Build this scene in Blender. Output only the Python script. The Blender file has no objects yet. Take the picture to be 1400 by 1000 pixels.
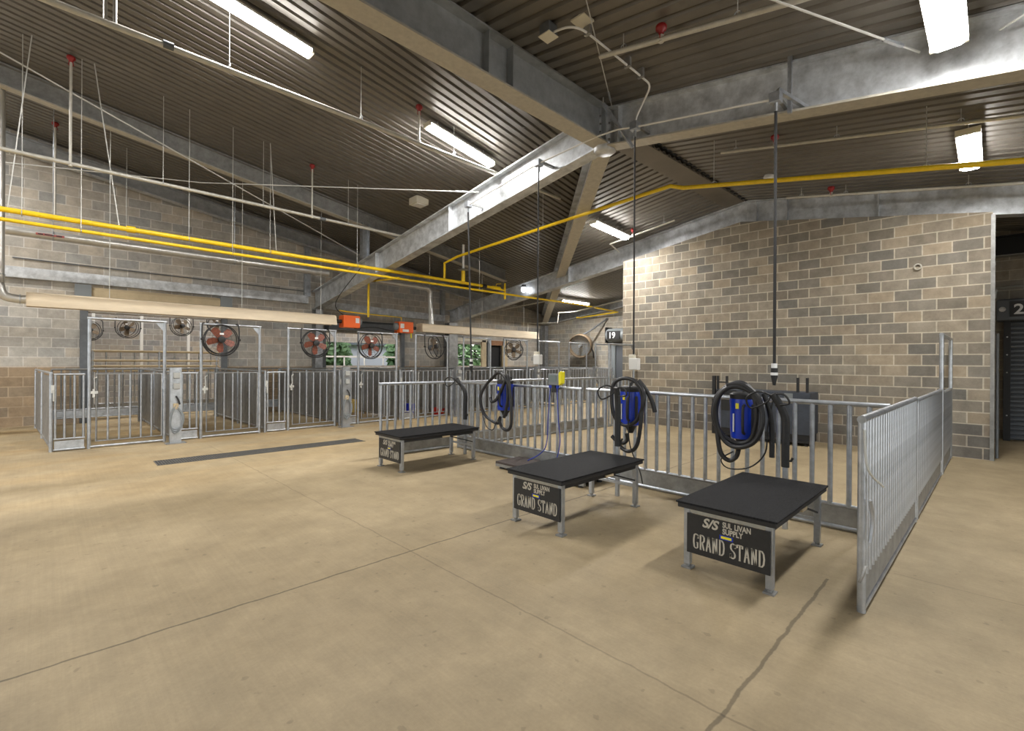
import bpy, bmesh, math, random
from mathutils import Vector, Matrix
random.seed(7)
C = bpy.context.scene.collection
R = math.radians
PI = math.pi

# ------------------------------------------------------------------ camera
EYE = 1.5
A1 = math.atan2(660, 650)
RIGHT = Vector((math.sin(A1), -math.cos(A1), 0))
FWD = Vector((math.cos(A1), math.sin(A1), 0))
ROLL = R(.35)
cam_d = bpy.data.cameras.new('camera')
cam = bpy.data.objects.new('camera', cam_d)
C.objects.link(cam)
cam_d.sensor_width = 36
cam_d.lens = 650 / 1400 * 36
cam_d.shift_y = -5 / 1400
cam_d.clip_end = 300
up = Vector((0, 0, 1))
ax = RIGHT * math.cos(ROLL) + up * math.sin(ROLL)
ay = -RIGHT * math.sin(ROLL) + up * math.cos(ROLL)
M3 = Matrix((ax, ay, -FWD)).transposed()
cam.matrix_world = Matrix.Translation((0, 0, EYE)) @ M3.to_4x4()
bpy.context.scene.camera = cam

# ------------------------------------------------------------------ materials
def mat(name, col=(.5, .5, .5), rough=.5, metal=0., noise=0., nscale=8., bump=0., emit=None, est=1., stretch=None, spec=.5):
    m = bpy.data.materials.new(name)
    m.use_nodes = True
    nt = m.node_tree
    b = nt.nodes['Principled BSDF']
    b.inputs['Base Color'].default_value = (*col, 1)
    b.inputs['Roughness'].default_value = rough
    b.inputs['Metallic'].default_value = metal
    b.inputs['Specular IOR Level'].default_value = spec
    if emit:
        b.inputs['Emission Color'].default_value = (*emit, 1)
        b.inputs['Emission Strength'].default_value = est
    if noise or bump:
        tc = nt.nodes.new('ShaderNodeTexCoord')
        src = tc.outputs['Object']
        if stretch:
            mp = nt.nodes.new('ShaderNodeMapping')
            mp.inputs['Scale'].default_value = stretch
            nt.links.new(src, mp.inputs['Vector'])
            src = mp.outputs['Vector']
        n = nt.nodes.new('ShaderNodeTexNoise')
        n.inputs['Scale'].default_value = nscale
        n.inputs['Detail'].default_value = 5
        n.inputs['Roughness'].default_value = .65
        nt.links.new(src, n.inputs['Vector'])
        if noise:
            r = nt.nodes.new('ShaderNodeMapRange')
            r.inputs['From Min'].default_value = .3
            r.inputs['From Max'].default_value = .7
            r.inputs['To Min'].default_value = 1 - noise
            r.inputs['To Max'].default_value = 1 + noise
            nt.links.new(n.outputs['Fac'], r.inputs['Value'])
            mx = nt.nodes.new('ShaderNodeVectorMath')
            mx.operation = 'SCALE'
            mx.inputs[0].default_value = col
            nt.links.new(r.outputs['Result'], mx.inputs['Scale'])
            nt.links.new(mx.outputs['Vector'], b.inputs['Base Color'])
        if bump:
            bp = nt.nodes.new('ShaderNodeBump')
            bp.inputs['Strength'].default_value = bump
            bp.inputs['Distance'].default_value = .01
            nt.links.new(n.outputs['Fac'], bp.inputs['Height'])
            nt.links.new(bp.outputs['Normal'], b.inputs['Normal'])
    return m

GALV = mat('galvanised steel', (.45, .475, .51), .36, .8, .25, 9)
GALVB = mat('galvanised beam', (.56, .58, .60), .40, .42, .34, 5)
GALVD = mat('dull galvanised steel', (.30, .30, .29), .5, .6, .25, 7)
CREAM = mat('cream painted flange', (.50, .47, .40), .6, .15, .12, 14)
PIPE = mat('painted pipe', (.55, .53, .47), .45, .2, .12, 12)
WIRE = mat('wire rod', (.60, .60, .57), .4, .5)
YEL = mat('yellow gas pipe paint', (.90, .62, .015), .38, 0, .08, 20)
YELT = mat('yellow plastic', (.85, .75, .02), .4)
BLK = mat('black rubber', (.018, .018, .019), .55, 0, .25, 30)
BLKP = mat('black powder coat', (.017, .017, .018), .45, 0, .2, 30)
MATT = mat('black rubber mat', (.013, .013, .014), .66, 0, .8, 9, .9, stretch=(2, 16, 2), spec=.18)
HOSE = mat('black corrugated hose', (.022, .022, .024), .42)
BLUE = mat('blue enamel', (.005, .035, .42), .3, 0, .1, 6)
BLUEC = mat('blue cable', (.03, .05, .33), .5)
WHT = mat('white plastic', (.72, .71, .68), .45)
OFFW = mat('off white plastic', (.62, .58, .47), .5)
RED = mat('red sprinkler plastic', (.28, .012, .012), .4)
REDP = mat('red plastic', (.55, .03, .02), .45)
ORANGE = mat('orange burner enamel', (.85, .13, .012), .4)
HEAT = mat('cream heater reflector', (.74, .62, .45), .5, .1, .10, 3, stretch=(.6, 4, 4))
TAN = mat('tan painted steel', (.50, .40, .25), .6, 0, .12, 4)
DGREY = mat('dark grey painted steel', (.13, .14, .15), .5, .2, .15, 8)
SLATE = mat('slate blue painted steel', (.045, .055, .075), .5, .1, .25, 6)
NEAR = mat('near black steel', (.012, .012, .013), .5)
SHUT = mat('dark roller shutter', (.12, .13, .145), .5, .3)
LETTER = mat('lit cut-out letter', (.52, .48, .40), .6)  # beige stands in for light seen through cut-out letters
LETW = mat('white lettering', (.75, .75, .75), .5)
BLADE = mat('orange fan blade', (.23, .07, .042), .5, 0, .2, 8)
DUSTF = mat('dusty brown metal', (.20, .145, .09), .7, .1, .3, 12)
GRATE = mat('dark steel grate', (.15, .145, .13), .55, .4, .3, 20)
STRAW = mat('straw', (.50, .36, .12), .9, 0, .3, 30)
PURP = mat('dark purple plastic', (.05, .03, .09), .5)
GREYP = mat('grey plastic', (.20, .22, .23), .5)
SCREEN = mat('grey display', (.16, .20, .20), .3)
PINK = mat('faded red label', (.40, .10, .09), .6)
TUBE = mat('lamp diffuser', (.9, .9, .9), .4, emit=(1.0, .98, .95), est=44.0)
BULB = mat('round lamp glass', (.9, .9, .9), .4, emit=(.95, .97, 1.0), est=9.0)
SILV = mat('silver flue', (.60, .59, .56), .33, .65, .12, 4)
BRICKRED = mat('rust plank', (.28, .14, .07), .7, 0, .25, 5)
FARBLD = mat('pale building', (.75, .74, .78), .8)
BARK = mat('bark', (.10, .075, .05), .9)

def leaf_mat(name, c1, c2):
    m = mat(name, c1, .7)
    nt = m.node_tree
    tc = nt.nodes.new('ShaderNodeTexCoord')
    n = nt.nodes.new('ShaderNodeTexNoise'); n.inputs['Scale'].default_value = 2.5; n.inputs['Detail'].default_value = 6
    rp = nt.nodes.new('ShaderNodeValToRGB')
    rp.color_ramp.elements[0].position = .35; rp.color_ramp.elements[0].color = (*c1, 1)
    rp.color_ramp.elements[1].position = .65; rp.color_ramp.elements[1].color = (*c2, 1)
    nt.links.new(tc.outputs['Object'], n.inputs['Vector'])
    nt.links.new(n.outputs['Fac'], rp.inputs['Fac'])
    nt.links.new(rp.outputs['Color'], nt.nodes['Principled BSDF'].inputs['Base Color'])
    return m
LEAF = leaf_mat('foliage', (.13, .24, .08), (.36, .52, .24))

def block_mat(name, axis, bw, bh, c1, c2, mortar, off=(0, 0), low=None, msize=.010):
    """split face block wall: brick texture laid in the wall's own plane"""
    m = bpy.data.materials.new(name); m.use_nodes = True
    nt = m.node_tree; N = nt.nodes; L = nt.links
    b = N['Principled BSDF']; b.inputs['Roughness'].default_value = .85; b.inputs['Specular IOR Level'].default_value = .25
    tc = N.new('ShaderNodeTexCoord'); sp = N.new('ShaderNodeSeparateXYZ'); cb = N.new('ShaderNodeCombineXYZ')
    L.new(tc.outputs['Object'], sp.inputs[0])
    a1 = N.new('ShaderNodeMath'); a1.operation = 'ADD'; a1.inputs[1].default_value = 100 * bw + off[0]
    a2 = N.new('ShaderNodeMath'); a2.operation = 'ADD'; a2.inputs[1].default_value = 20 * bh + off[1]
    L.new(sp.outputs['X' if axis == 'X' else 'Y'], a1.inputs[0]); L.new(sp.outputs['Z'], a2.inputs[0])
    L.new(a1.outputs[0], cb.inputs[0]); L.new(a2.outputs[0], cb.inputs[1])
    br = N.new('ShaderNodeTexBrick')
    br.offset = .5; br.squash = 1
    br.inputs['Color1'].default_value = (*c1, 1); br.inputs['Color2'].default_value = (*c2, 1)
    br.inputs['Mortar'].default_value = (*mortar, 1)
    br.inputs['Scale'].default_value = 1
    br.inputs['Mortar Size'].default_value = msize
    br.inputs['Mortar Smooth'].default_value = .15
    br.inputs['Bias'].default_value = 0
    br.inputs['Brick Width'].default_value = bw; br.inputs['Row Height'].default_value = bh
    L.new(cb.outputs[0], br.inputs['Vector'])
    # second brick layer, same grid: warm/cool tint per block
    br2 = N.new('ShaderNodeTexBrick')
    br2.offset = .5
    for k in ('Scale', 'Mortar Size', 'Mortar Smooth', 'Brick Width', 'Row Height'):
        br2.inputs[k].default_value = br.inputs[k].default_value
    br2.inputs['Color1'].default_value = (1.07, 1.01, .94, 1); br2.inputs['Color2'].default_value = (.89, .92, .96, 1)
    br2.inputs['Mortar'].default_value = (1, 1, 1, 1)
    mp = N.new('ShaderNodeVectorMath'); mp.operation = 'ADD'; mp.inputs[1].default_value = (bw * 38, bh * 14, 0)
    L.new(cb.outputs[0], mp.inputs[0]); L.new(mp.outputs[0], br2.inputs['Vector'])
    mul = N.new('ShaderNodeMix'); mul.data_type = 'RGBA'; mul.blend_type = 'MULTIPLY'; mul.inputs[0].default_value = 1
    L.new(br.outputs['Color'], mul.inputs[6]); L.new(br2.outputs['Color'], mul.inputs[7])
    n = N.new('ShaderNodeTexNoise'); n.inputs['Scale'].default_value = 5; n.inputs['Detail'].default_value = 8; n.inputs['Roughness'].default_value = .7
    L.new(tc.outputs['Object'], n.inputs['Vector'])
    r = N.new('ShaderNodeMapRange'); r.inputs['From Min'].default_value = .25; r.inputs['From Max'].default_value = .75
    r.inputs['To Min'].default_value = .72; r.inputs['To Max'].default_value = 1.28
    L.new(n.outputs['Fac'], r.inputs['Value'])
    mul2 = N.new('ShaderNodeVectorMath'); mul2.operation = 'SCALE'
    L.new(mul.outputs[2], mul2.inputs[0]); L.new(r.outputs['Result'], mul2.inputs['Scale'])
    out = mul2.outputs['Vector']
    if low:   # splash stained lower courses
        zmax, tint = low
        lt = N.new('ShaderNodeMapRange'); lt.inputs['From Min'].default_value = zmax - .03; lt.inputs['From Max'].default_value = zmax + .03
        L.new(sp.outputs['Z'], lt.inputs['Value'])
        tm = N.new('ShaderNodeMix'); tm.data_type = 'RGBA'; tm.inputs[6].default_value = (*tint, 1); tm.inputs[7].default_value = (1, 1, 1, 1)
        L.new(lt.outputs['Result'], tm.inputs[0])
        m3 = N.new('ShaderNodeMix'); m3.data_type = 'RGBA'; m3.blend_type = 'MULTIPLY'; m3.inputs[0].default_value = 1
        L.new(out, m3.inputs[6]); L.new(tm.outputs[2], m3.inputs[7])
        out = m3.outputs[2]
    L.new(out, b.inputs['Base Color'])
    bp = N.new('ShaderNodeBump'); bp.inputs['Strength'].default_value = .5; bp.inputs['Distance'].default_value = .012; bp.invert = True
    L.new(br.outputs['Fac'], bp.inputs['Height'])
    bp2 = N.new('ShaderNodeBump'); bp2.inputs['Strength'].default_value = .25; bp2.inputs['Distance'].default_value = .01
    n2 = N.new('ShaderNodeTexNoise'); n2.inputs['Scale'].default_value = 40; n2.inputs['Detail'].default_value = 4
    L.new(tc.outputs['Object'], n2.inputs['Vector']); L.new(n2.outputs['Fac'], bp2.inputs['Height'])
    L.new(bp.outputs['Normal'], bp2.inputs['Normal']); L.new(bp2.outputs['Normal'], b.inputs['Normal'])
    return m

TANB, GRYB, MORT = (.345, .297, .228), (.185, .172, .148), (.50, .445, .35)
BLOCK_R = block_mat('split face block right', 'Y', .37, .185, TANB, GRYB, MORT, (.06, 0), (.56, (.80, .80, .82)))
BLOCK_L = block_mat('split face block left', 'X', .45, .2205, (.50, .465, .405), (.38, .365, .335), (.60, .57, .52), (.1, .0), (1.325, (.74, .60, .45)))
BLOCK_B = block_mat('split face block back', 'Y', .4, .2, (.40, .36, .30), (.30, .285, .25), (.5, .46, .38), (0, 0))
BLOCK_X = block_mat('split face block beyond', 'X', .4, .2, (.36, .33, .29), (.27, .26, .25), (.46, .44, .40), (0, 0))

def floor_mat():
    m = bpy.data.materials.new('brushed tan concrete'); m.use_nodes = True
    nt = m.node_tree; N = nt.nodes; L = nt.links
    b = N['Principled BSDF']; b.inputs['Roughness'].default_value = .62; b.inputs['Specular IOR Level'].default_value = .35
    tc = N.new('ShaderNodeTexCoord'); sp = N.new('ShaderNodeSeparateXYZ'); L.new(tc.outputs['Object'], sp.inputs[0])
    def noise(scale, detail, stretch=None, rough=.6):
        n = N.new('ShaderNodeTexNoise'); n.inputs['Scale'].default_value = scale; n.inputs['Detail'].default_value = detail; n.inputs['Roughness'].default_value = rough
        if stretch:
            mp = N.new('ShaderNodeMapping'); mp.inputs['Scale'].default_value = stretch
            L.new(tc.outputs['Object'], mp.inputs[0]); L.new(mp.outputs[0], n.inputs['Vector'])
        else:
            L.new(tc.outputs['Object'], n.inputs['Vector'])
        return n.outputs['Fac']
    def rng(v, a, bb, c, d):
        r = N.new('ShaderNodeMapRange'); r.inputs['From Min'].default_value = a; r.inputs['From Max'].default_value = bb
        r.inputs['To Min'].default_value = c; r.inputs['To Max'].default_value = d
        L.new(v, r.inputs['Value']); return r.outputs['Result']
    def mth(op, a, bb):
        x = N.new('ShaderNodeMath'); x.operation = op
        for i, v in enumerate((a, bb)):
            if isinstance(v, (int, float)): x.inputs[i].default_value = v
            else: L.new(v, x.inputs[i])
        return x.outputs[0]
    rp = N.new('ShaderNodeValToRGB')
    e = rp.color_ramp.elements
    e[0].position = .30; e[0].color = (.288, .222, .128, 1)
    e[1].position = .70; e[1].color = (.425, .338, .208, 1)
    L.new(noise(.55, 7), rp.inputs['Fac'])
    f = rng(noise(3.0, 8, None, .7), .3, .7, .84, 1.14)
    f = mth('MULTIPLY', f, rng(noise(1.0, 4, (46, .8, 1)), .3, .7, .955, 1.045))
    f = mth('MULTIPLY', f, rng(noise(60, 3), .3, .7, .95, 1.05))
    f = mth('MULTIPLY', f, rng(noise(14, 2, None, .4), .27, .31, .80, 1))      # dark spots
    # control joints
    def joint(coord, pos, w, lo, hi, other, dark):
        d = mth('ABSOLUTE', mth('SUBTRACT', coord, pos), 0)
        wob = mth('MULTIPLY', rng(noise(5, 4), .3, .7, -.008, .008), 1)
        d = mth('ABSOLUTE', mth('SUBTRACT', mth('SUBTRACT', coord, pos), wob), 0)
        k = rng(d, w * .5, w, dark, 1)
        inside = mth('MULTIPLY', mth('GREATER_THAN', other, lo), mth('LESS_THAN', other, hi))
        return mth('SUBTRACT', 1, mth('MULTIPLY', mth('SUBTRACT', 1, k), inside))
    X, Y = sp.outputs['X'], sp.outputs['Y']
    f = mth('MULTIPLY', f, joint(Y, 3.23, .011, -6, 10.5, X, .45))
    f = mth('MULTIPLY', f, joint(X, 2.07, .008, -2, 9.5, Y, .72))
    f = mth('MULTIPLY', f, joint(Y, .81, .013, .5, 3.9, X, .5))
    f = mth('MULTIPLY', f, joint(X, 4.35, .007, -4, .5, Y, .75))
    sc = N.new('ShaderNodeVectorMath'); sc.operation = 'SCALE'
    L.new(rp.outputs['Color'], sc.inputs[0]); L.new(f, sc.inputs['Scale'])
    # ochre wash stains towards the pens
    st = mth('MULTIPLY', rng(Y, 5.0, 10.5, 0, 1), rng(noise(.7, 5, (.5, 1.6, 1)), .42, .62, 0, .75))
    mx = N.new('ShaderNodeMix'); mx.data_type = 'RGBA'; mx.blend_type = 'MULTIPLY'
    mx.inputs[7].default_value = (1.02, .88, .66, 1)
    L.new(st, mx.inputs[0]); L.new(sc.outputs['Vector'], mx.inputs[6])
    L.new(mx.outputs[2], b.inputs['Base Color'])
    bp = N.new('ShaderNodeBump'); bp.inputs['Strength'].default_value = .25; bp.inputs['Distance'].default_value = .004
    L.new(noise(1.0, 3, (120, 2, 1)), bp.inputs['Height']); L.new(bp.outputs['Normal'], b.inputs['Normal'])
    return m
FLOOR = floor_mat()
DECK = mat('dark bronze roof deck', (.165, .150, .128), .4, .3, .12, 2)
DECKE = mat('roof deck sheet', (.175, .152, .12), .5, .2, .1, 3)

# ------------------------------------------------------------------ mesh builder
class MB:
    def __init__(self):
        self.v = []; self.f = []; self.s = []
    def add(self, vs, fs, smooth=False):
        o = len(self.v)
        self.v += [Vector(p) for p in vs]
        for f in fs:
            self.f.append([i + o for i in f]); self.s.append(smooth)
        return self
    def box(self, a, b):
        x0, y0, z0 = a; x1, y1, z1 = b
        vs = [(x0, y0, z0), (x1, y0, z0), (x1, y1, z0), (x0, y1, z0), (x0, y0, z1), (x1, y0, z1), (x1, y1, z1), (x0, y1, z1)]
        return self.add(vs, [(0, 3, 2, 1), (4, 5, 6, 7), (0, 1, 5, 4), (1, 2, 6, 5), (2, 3, 7, 6), (3, 0, 4, 7)])
    def cbox(self, c, s):
        return self.box([c[i] - s[i] / 2 for i in range(3)], [c[i] + s[i] / 2 for i in range(3)])
    def bar(self, p, q, w, h, upv=(0, 0, 1)):
        """rectangular bar from p to q, w sideways, h along up"""
        p = Vector(p); q = Vector(q); d = (q - p).normalized(); u = Vector(upv)
        s = d.cross(u)
        if s.length < 1e-4: s = d.cross(Vector((1, 0, 0)))
        s.normalize(); u = s.cross(d)
        vs = [e + s * a * w / 2 + u * b * h / 2 for e in (p, q) for a, b in ((-1, -1), (1, -1), (1, 1), (-1, 1))]
        return self.add(vs, [(0, 1, 2, 3), (7, 6, 5, 4), (0, 4, 5, 1), (1, 5, 6, 2), (2, 6, 7, 3), (3, 7, 4, 0)])
    def plumb(self, p, q, w, z0, z1):
        """bar between p and q with plumb sides, section spans z0..z1 above the line"""
        p = Vector(p); q = Vector(q); d = Vector((q.x - p.x, q.y - p.y, 0)).normalized(); s = Vector((d.y, -d.x, 0)) * w / 2
        vs = [e + s * a + Vector((0, 0, b)) for e in (p, q) for a, b in ((-1, z0), (1, z0), (1, z1), (-1, z1))]
        return self.add(vs, [(0, 1, 2, 3), (7, 6, 5, 4), (0, 4, 5, 1), (1, 5, 6, 2), (2, 6, 7, 3), (3, 7, 4, 0)])
    def tube(self, pts, r, n=8, closed=False, cap=True):
        pts = [Vector(p) for p in pts]; k = len(pts)
        rs = r if isinstance(r, (list, tuple)) else [r] * k
        vs = []; prev = None
        for i, p in enumerate(pts):
            if closed: d = pts[(i + 1) % k] - pts[i - 1]
            elif i == 0: d = pts[1] - p
            elif i == k - 1: d = p - pts[i - 1]
            else: d = (pts[i + 1] - p).normalized() + (p - pts[i - 1]).normalized()
            if d.length < 1e-9: d = Vector((0, 0, 1))
            d.normalize()
            if prev is None:
                a = d.orthogonal().normalized()
            else:
                a = prev - d * prev.dot(d)
                a = a.normalized() if a.length > 1e-6 else d.orthogonal().normalized()
            prev = a; b = d.cross(a)
            # mitre
            vs += [p + (a * math.cos(2 * PI * j / n) + b * math.sin(2 * PI * j / n)) * rs[i] for j in range(n)]
        fs = []
        for i in range(k if closed else k - 1):
            j0 = i * n; j1 = ((i + 1) % k) * n
            for j in range(n):
                fs.append((j0 + j, j0 + (j + 1) % n, j1 + (j + 1) % n, j1 + j))
        self.add(vs, fs, True)
        if cap and not closed:
            self.f.append([len(self.v) - k * n + j for j in range(n)][::-1]); self.s.append(False)
            self.f.append([len(self.v) - n + j for j in range(n)]); self.s.append(False)
        return self
    def ring(self, c, rad, r, axis='y', n=24, m=6, a0=0, a1=2 * PI):
        c = Vector(c); pts = []
        full = abs(a1 - a0 - 2 * PI) < 1e-6
        for i in range(n if full else n + 1):
            t = a0 + (a1 - a0) * i / n
            u, v = rad * math.cos(t), rad * math.sin(t)
            pts.append(c + (Vector((u, 0, v)) if axis == 'y' else Vector((u, v, 0)) if axis == 'z' else Vector((0, u, v))))
        return self.tube(pts, r, m, closed=full)
    def lathe(self, c, prof, axis='z', n=16, cap=True):
        """prof: list of (radius, height)"""
        c = Vector(c); vs = []; k = len(prof)
        for rr, h in prof:
            for j in range(n):
                t = 2 * PI * j / n; u, v = rr * math.cos(t), rr * math.sin(t)
                vs.append(c + (Vector((u, v, h)) if axis == 'z' else Vector((u, h, v)) if axis == 'y' else Vector((h, u, v))))
        fs = []
        for i in range(k - 1):
            for j in range(n):
                fs.append((i * n + j, i * n + (j + 1) % n, (i + 1) * n + (j + 1) % n, (i + 1) * n + j))
        self.add(vs, fs, True)
        if cap:
            o = len(self.v) - k * n
            self.f.append([o + j for j in range(n)][::-1]); self.s.append(False)
            self.f.append([o + (k - 1) * n + j for j in range(n)]); self.s.append(False)
        return self
    def prism(self, poly, axis, a, b):
        """extrude a 2D polygon along axis between a and b"""
        def P3(u, v, w):
            return (w, u, v) if axis == 'x' else (u, w, v) if axis == 'y' else (u, v, w)
        k = len(poly)
        vs = [P3(u, v, a) for u, v in poly] + [P3(u, v, b) for u, v in poly]
        fs = [tuple(range(k))[::-1], tuple(range(k, 2 * k))] + [(i, (i + 1) % k, k + (i + 1) % k, k + i) for i in range(k)]
        return self.add(vs, fs)
    def mesh(self, name, bevel=0., m=None, off=None):
        me = bpy.data.meshes.new(name)
        o = Vector(off) if off is not None else Vector((0, 0, 0))
        me.from_pydata([tuple(p - o) for p in self.v], [], self.f)
        me.polygons.foreach_set('use_smooth', self.s)
        bm = bmesh.new(); bm.from_mesh(me)
        if bevel:
            bmesh.ops.bevel(bm, geom=list(bm.edges), offset=bevel, segments=2, affect='EDGES', profile=.5)
        bmesh.ops.recalc_face_normals(bm, faces=bm.faces)
        bm.to_mesh(me); bm.free()
        if any(self.s): me.set_sharp_from_angle(angle=R(50))
        if m: me.materials.append(m)
        return me

def link(name, me, parent=None, loc=None):
    o = bpy.data.objects.new(name, me)
    C.objects.link(o)
    if parent is not None: o.parent = parent
    if loc is not None: o.location = loc
    return o
def tag(o, label, cat, group=None):
    o['label'] = label; o['category'] = cat
    if group: o['group'] = group
    return o
def thing(name, label, cat, loc=(0, 0, 0), rz=0., group=None):
    o = bpy.data.objects.new(name, None); C.objects.link(o)
    o.location = loc; o.rotation_euler = (0, 0, rz); o.empty_display_size = .1
    return tag(o, label, cat, group)
def part(name, mb, m, parent, bevel=0., label=None, world=False, loc=None):
    off = parent.location if world else None
    o = link(name, mb.mesh(name, bevel, m, off), parent, loc)
    if label: o['label'] = label
    return o
def solo(name, mb, m, label, cat, group=None, bevel=0., org=None):
    o = link(name, mb.mesh(name, bevel, m, org), None, org)
    return tag(o, label, cat, group)
def struct(name, mb, m, parent=None, bevel=0.):
    o = link(name, mb.mesh(name, bevel, m), parent)
    if parent is None: o['kind'] = 'structure'
    return o
def dup(root, loc, rz=None, label=None, group=None):
    r = root.copy(); C.objects.link(r); r.location = loc
    if rz is not None: r.rotation_euler = (0, 0, rz)
    if label: r['label'] = label
    if group: r['group'] = group
    for ch in list(root.children):
        c = ch.copy(); C.objects.link(c); c.parent = r
        for g in list(ch.children):
            d = g.copy(); C.objects.link(d); d.parent = c
    return r

def letters(name, s, size, m, parent, o, ux, uy, depth=.003, sx=1., shear=0., bold=0., align='LEFT'):
    """raised lettering: text outline turned into mesh, origin o, reading along ux, up along uy"""
    cu = bpy.data.curves.new('lettering', 'FONT')
    cu.body = s; cu.size = size; cu.extrude = depth / 2; cu.shear = shear; cu.offset = bold; cu.align_x = align
    to = bpy.data.objects.new('lettering_source', cu); C.objects.link(to)
    dg = bpy.context.evaluated_depsgraph_get()
    me = bpy.data.meshes.new_from_object(to.evaluated_get(dg))
    bpy.data.objects.remove(to); bpy.data.curves.remove(cu)
    ux = Vector(ux); uy = Vector(uy); uz = ux.cross(uy)
    for v in me.vertices:
        c = v.co.copy(); v.co = Vector(o) + ux * c.x * sx + uy * c.y + uz * c.z
    me.materials.clear(); me.materials.append(m); me.name = name
    return link(name, me, parent)

# ------------------------------------------------------------------ roof planes
HUB = Vector((6.1, 4.2, 5.36)); KINK = Vector((10.9, 3.8, 5.02))
def zP1(x, y): return 5.47 - .157 * (x - 6.1)
def zP3a(x, y): return 5.36 - .166 * (4.2 - y)
def zP3b(x, y): return 5.36 - .057 * (x - 6.1) - .166 * (4.2 - y)
def zP2a(x, y): return 5.02 - .142 * (y - 3.8) - .0586 * (x - 10.9)
def zP2b(x, y): return 5.02 - .142 * (y - 3.8) + .012 * (x - 10.9)
def zroof(x, y):
    if y < 4.2 and x <= 6.1: return zP3a(x, y)
    if x > 6.1 and y < 4.2 - .0833 * (x - 6.1): return zP3b(x, y)
    if x <= 6.1 or (y - 4.2) > (x - 6.1): return zP1(x, y)
    return zP2a(x, y) if x < 10.9 else zP2b(x, y)

def deck(name, zf, ribdir, box, cuts, pitch):
    """ribbed metal deck: real corrugation, cut to its bay by vertical planes"""
    x0, x1, y0, y1 = box
    prof = [(0, 0), (.62, 0), (.70, .035), (.92, .035)]
    bm = bmesh.new()
    lo, hi = (y0, y1) if ribdir == 'x' else (x0, x1)
    rows = []
    n = int((hi - lo) / pitch)
    for i in range(n + 1):
        for t, dz in prof:
            s = lo + (i + t) * pitch
            pr = []
            for e in ((x0, x1) if ribdir == 'x' else (y0, y1)):
                x, y = (e, s) if ribdir == 'x' else (s, e)
                pr.append(bm.verts.new((x, y, zf(x, y) + dz)))
            rows.append(pr)
    for a, b in zip(rows, rows[1:]):
        bm.faces.new((a[0], a[1], b[1], b[0]))
    for co, no in cuts:    # keep the side the normal points away from
        bmesh.ops.bisect_plane(bm, geom=bm.verts[:] + bm.edges[:] + bm.faces[:], plane_co=co, plane_no=no, clear_outer=True)
    bmesh.ops.recalc_face_normals(bm, faces=bm.faces)
    me = bpy.data.meshes.new(name); bm.to_mesh(me); bm.free()
    me.materials.append(DECK)
    o = link(name, me); o['kind'] = 'structure'
    return o
VAL = Vector((1, -1, 0))      # valley line from hub at 45 degrees
deck('ceiling_left', zP1, 'x', (-7.2, 20.2, 4.2, 22.2), [(HUB, VAL)], .165)
deck('ceiling_back', zP2a, 'y', (6.1, 10.95, 3.7, 12), [(HUB, -VAL), (HUB, Vector((.0833, 1, 0)) * -1)], .165)
deck('ceiling_far', zP2b, 'y', (10.95, 20, 3.5, 18), [(HUB, -VAL), (HUB, Vector((.0833, 1, 0)) * -1)], .165)
deck('ceiling_front', zP3a, 'y', (-7.2, 6.1, -7.2, 4.2), [], .2)
deck('ceiling_right', zP3b, 'y', (6.1, 18, -7.2, 4.3), [(HUB, Vector((.0833, 1, 0)))], .165)
# ridge flashing plate
m_ = MB(); e = Vector((10.9, 3.8, 0))
for a, b in (((6.2, 4.19), (10.9, 3.8)),):
    vs = []
    for (x, y) in (a, b):
        for dy in (.02, .42):
            vs.append((x, y + dy, zP2a(x, y + dy) - .012)); 
    for (x, y) in (a, b):
        for dy in (.02, .42):
            vs.append((x, y + dy, zP2a(x, y + dy) - .002))
    m_.add(vs, [(0, 1, 3, 2), (4, 6, 7, 5), (0, 2, 6, 4), (1, 5, 7, 3), (0, 4, 5, 1), (2, 3, 7, 6)])
struct('trim_1', m_, DECKE)
# dark stepped closure along the ridge
m_ = MB()
for i in range(28):
    x = 6.35 + i * .165; y = 4.2 - .0833 * (x - 6.1)
    m_.cbox((x, y - .03, zP3b(x, y) - .012), (.085, .05, .03))
struct('trim_2', m_, NEAR)

# ------------------------------------------------------------------ floor and walls
struct('floor', MB().box((-9, -9, -.15), (22, 24, 0)), FLOOR)

def wall_xz(name, y0, y1, segs, m):
    """wall along X; segs: list of (x0,x1,z0,zf) with zf(x) the top"""
    mb = MB()
    for x0, x1, z0, zf in segs:
        mb.prism([(x0, z0), (x1, z0), (x1, zf(x1)), (x0, zf(x0))], 'y', y0, y1)
    return struct(name, mb, m)
topL = lambda x: zP1(x, 15) + .05
wall_xz('wall_left', 15.1, 15.35, [(-7, .72, 0, topL), (.72, 3.52, 2.62, topL), (3.52, 6.35, 0, topL), (6.35, 9.2, 2.42, topL),
        (9.2, 11.8, 0, topL), (11.8, 13.25, 2.36, topL), (13.25, 13.5, 0, topL), (13.5, 14.25, 2.24, topL), (14.25, 17.2, 0, topL)], BLOCK_L)
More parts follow.
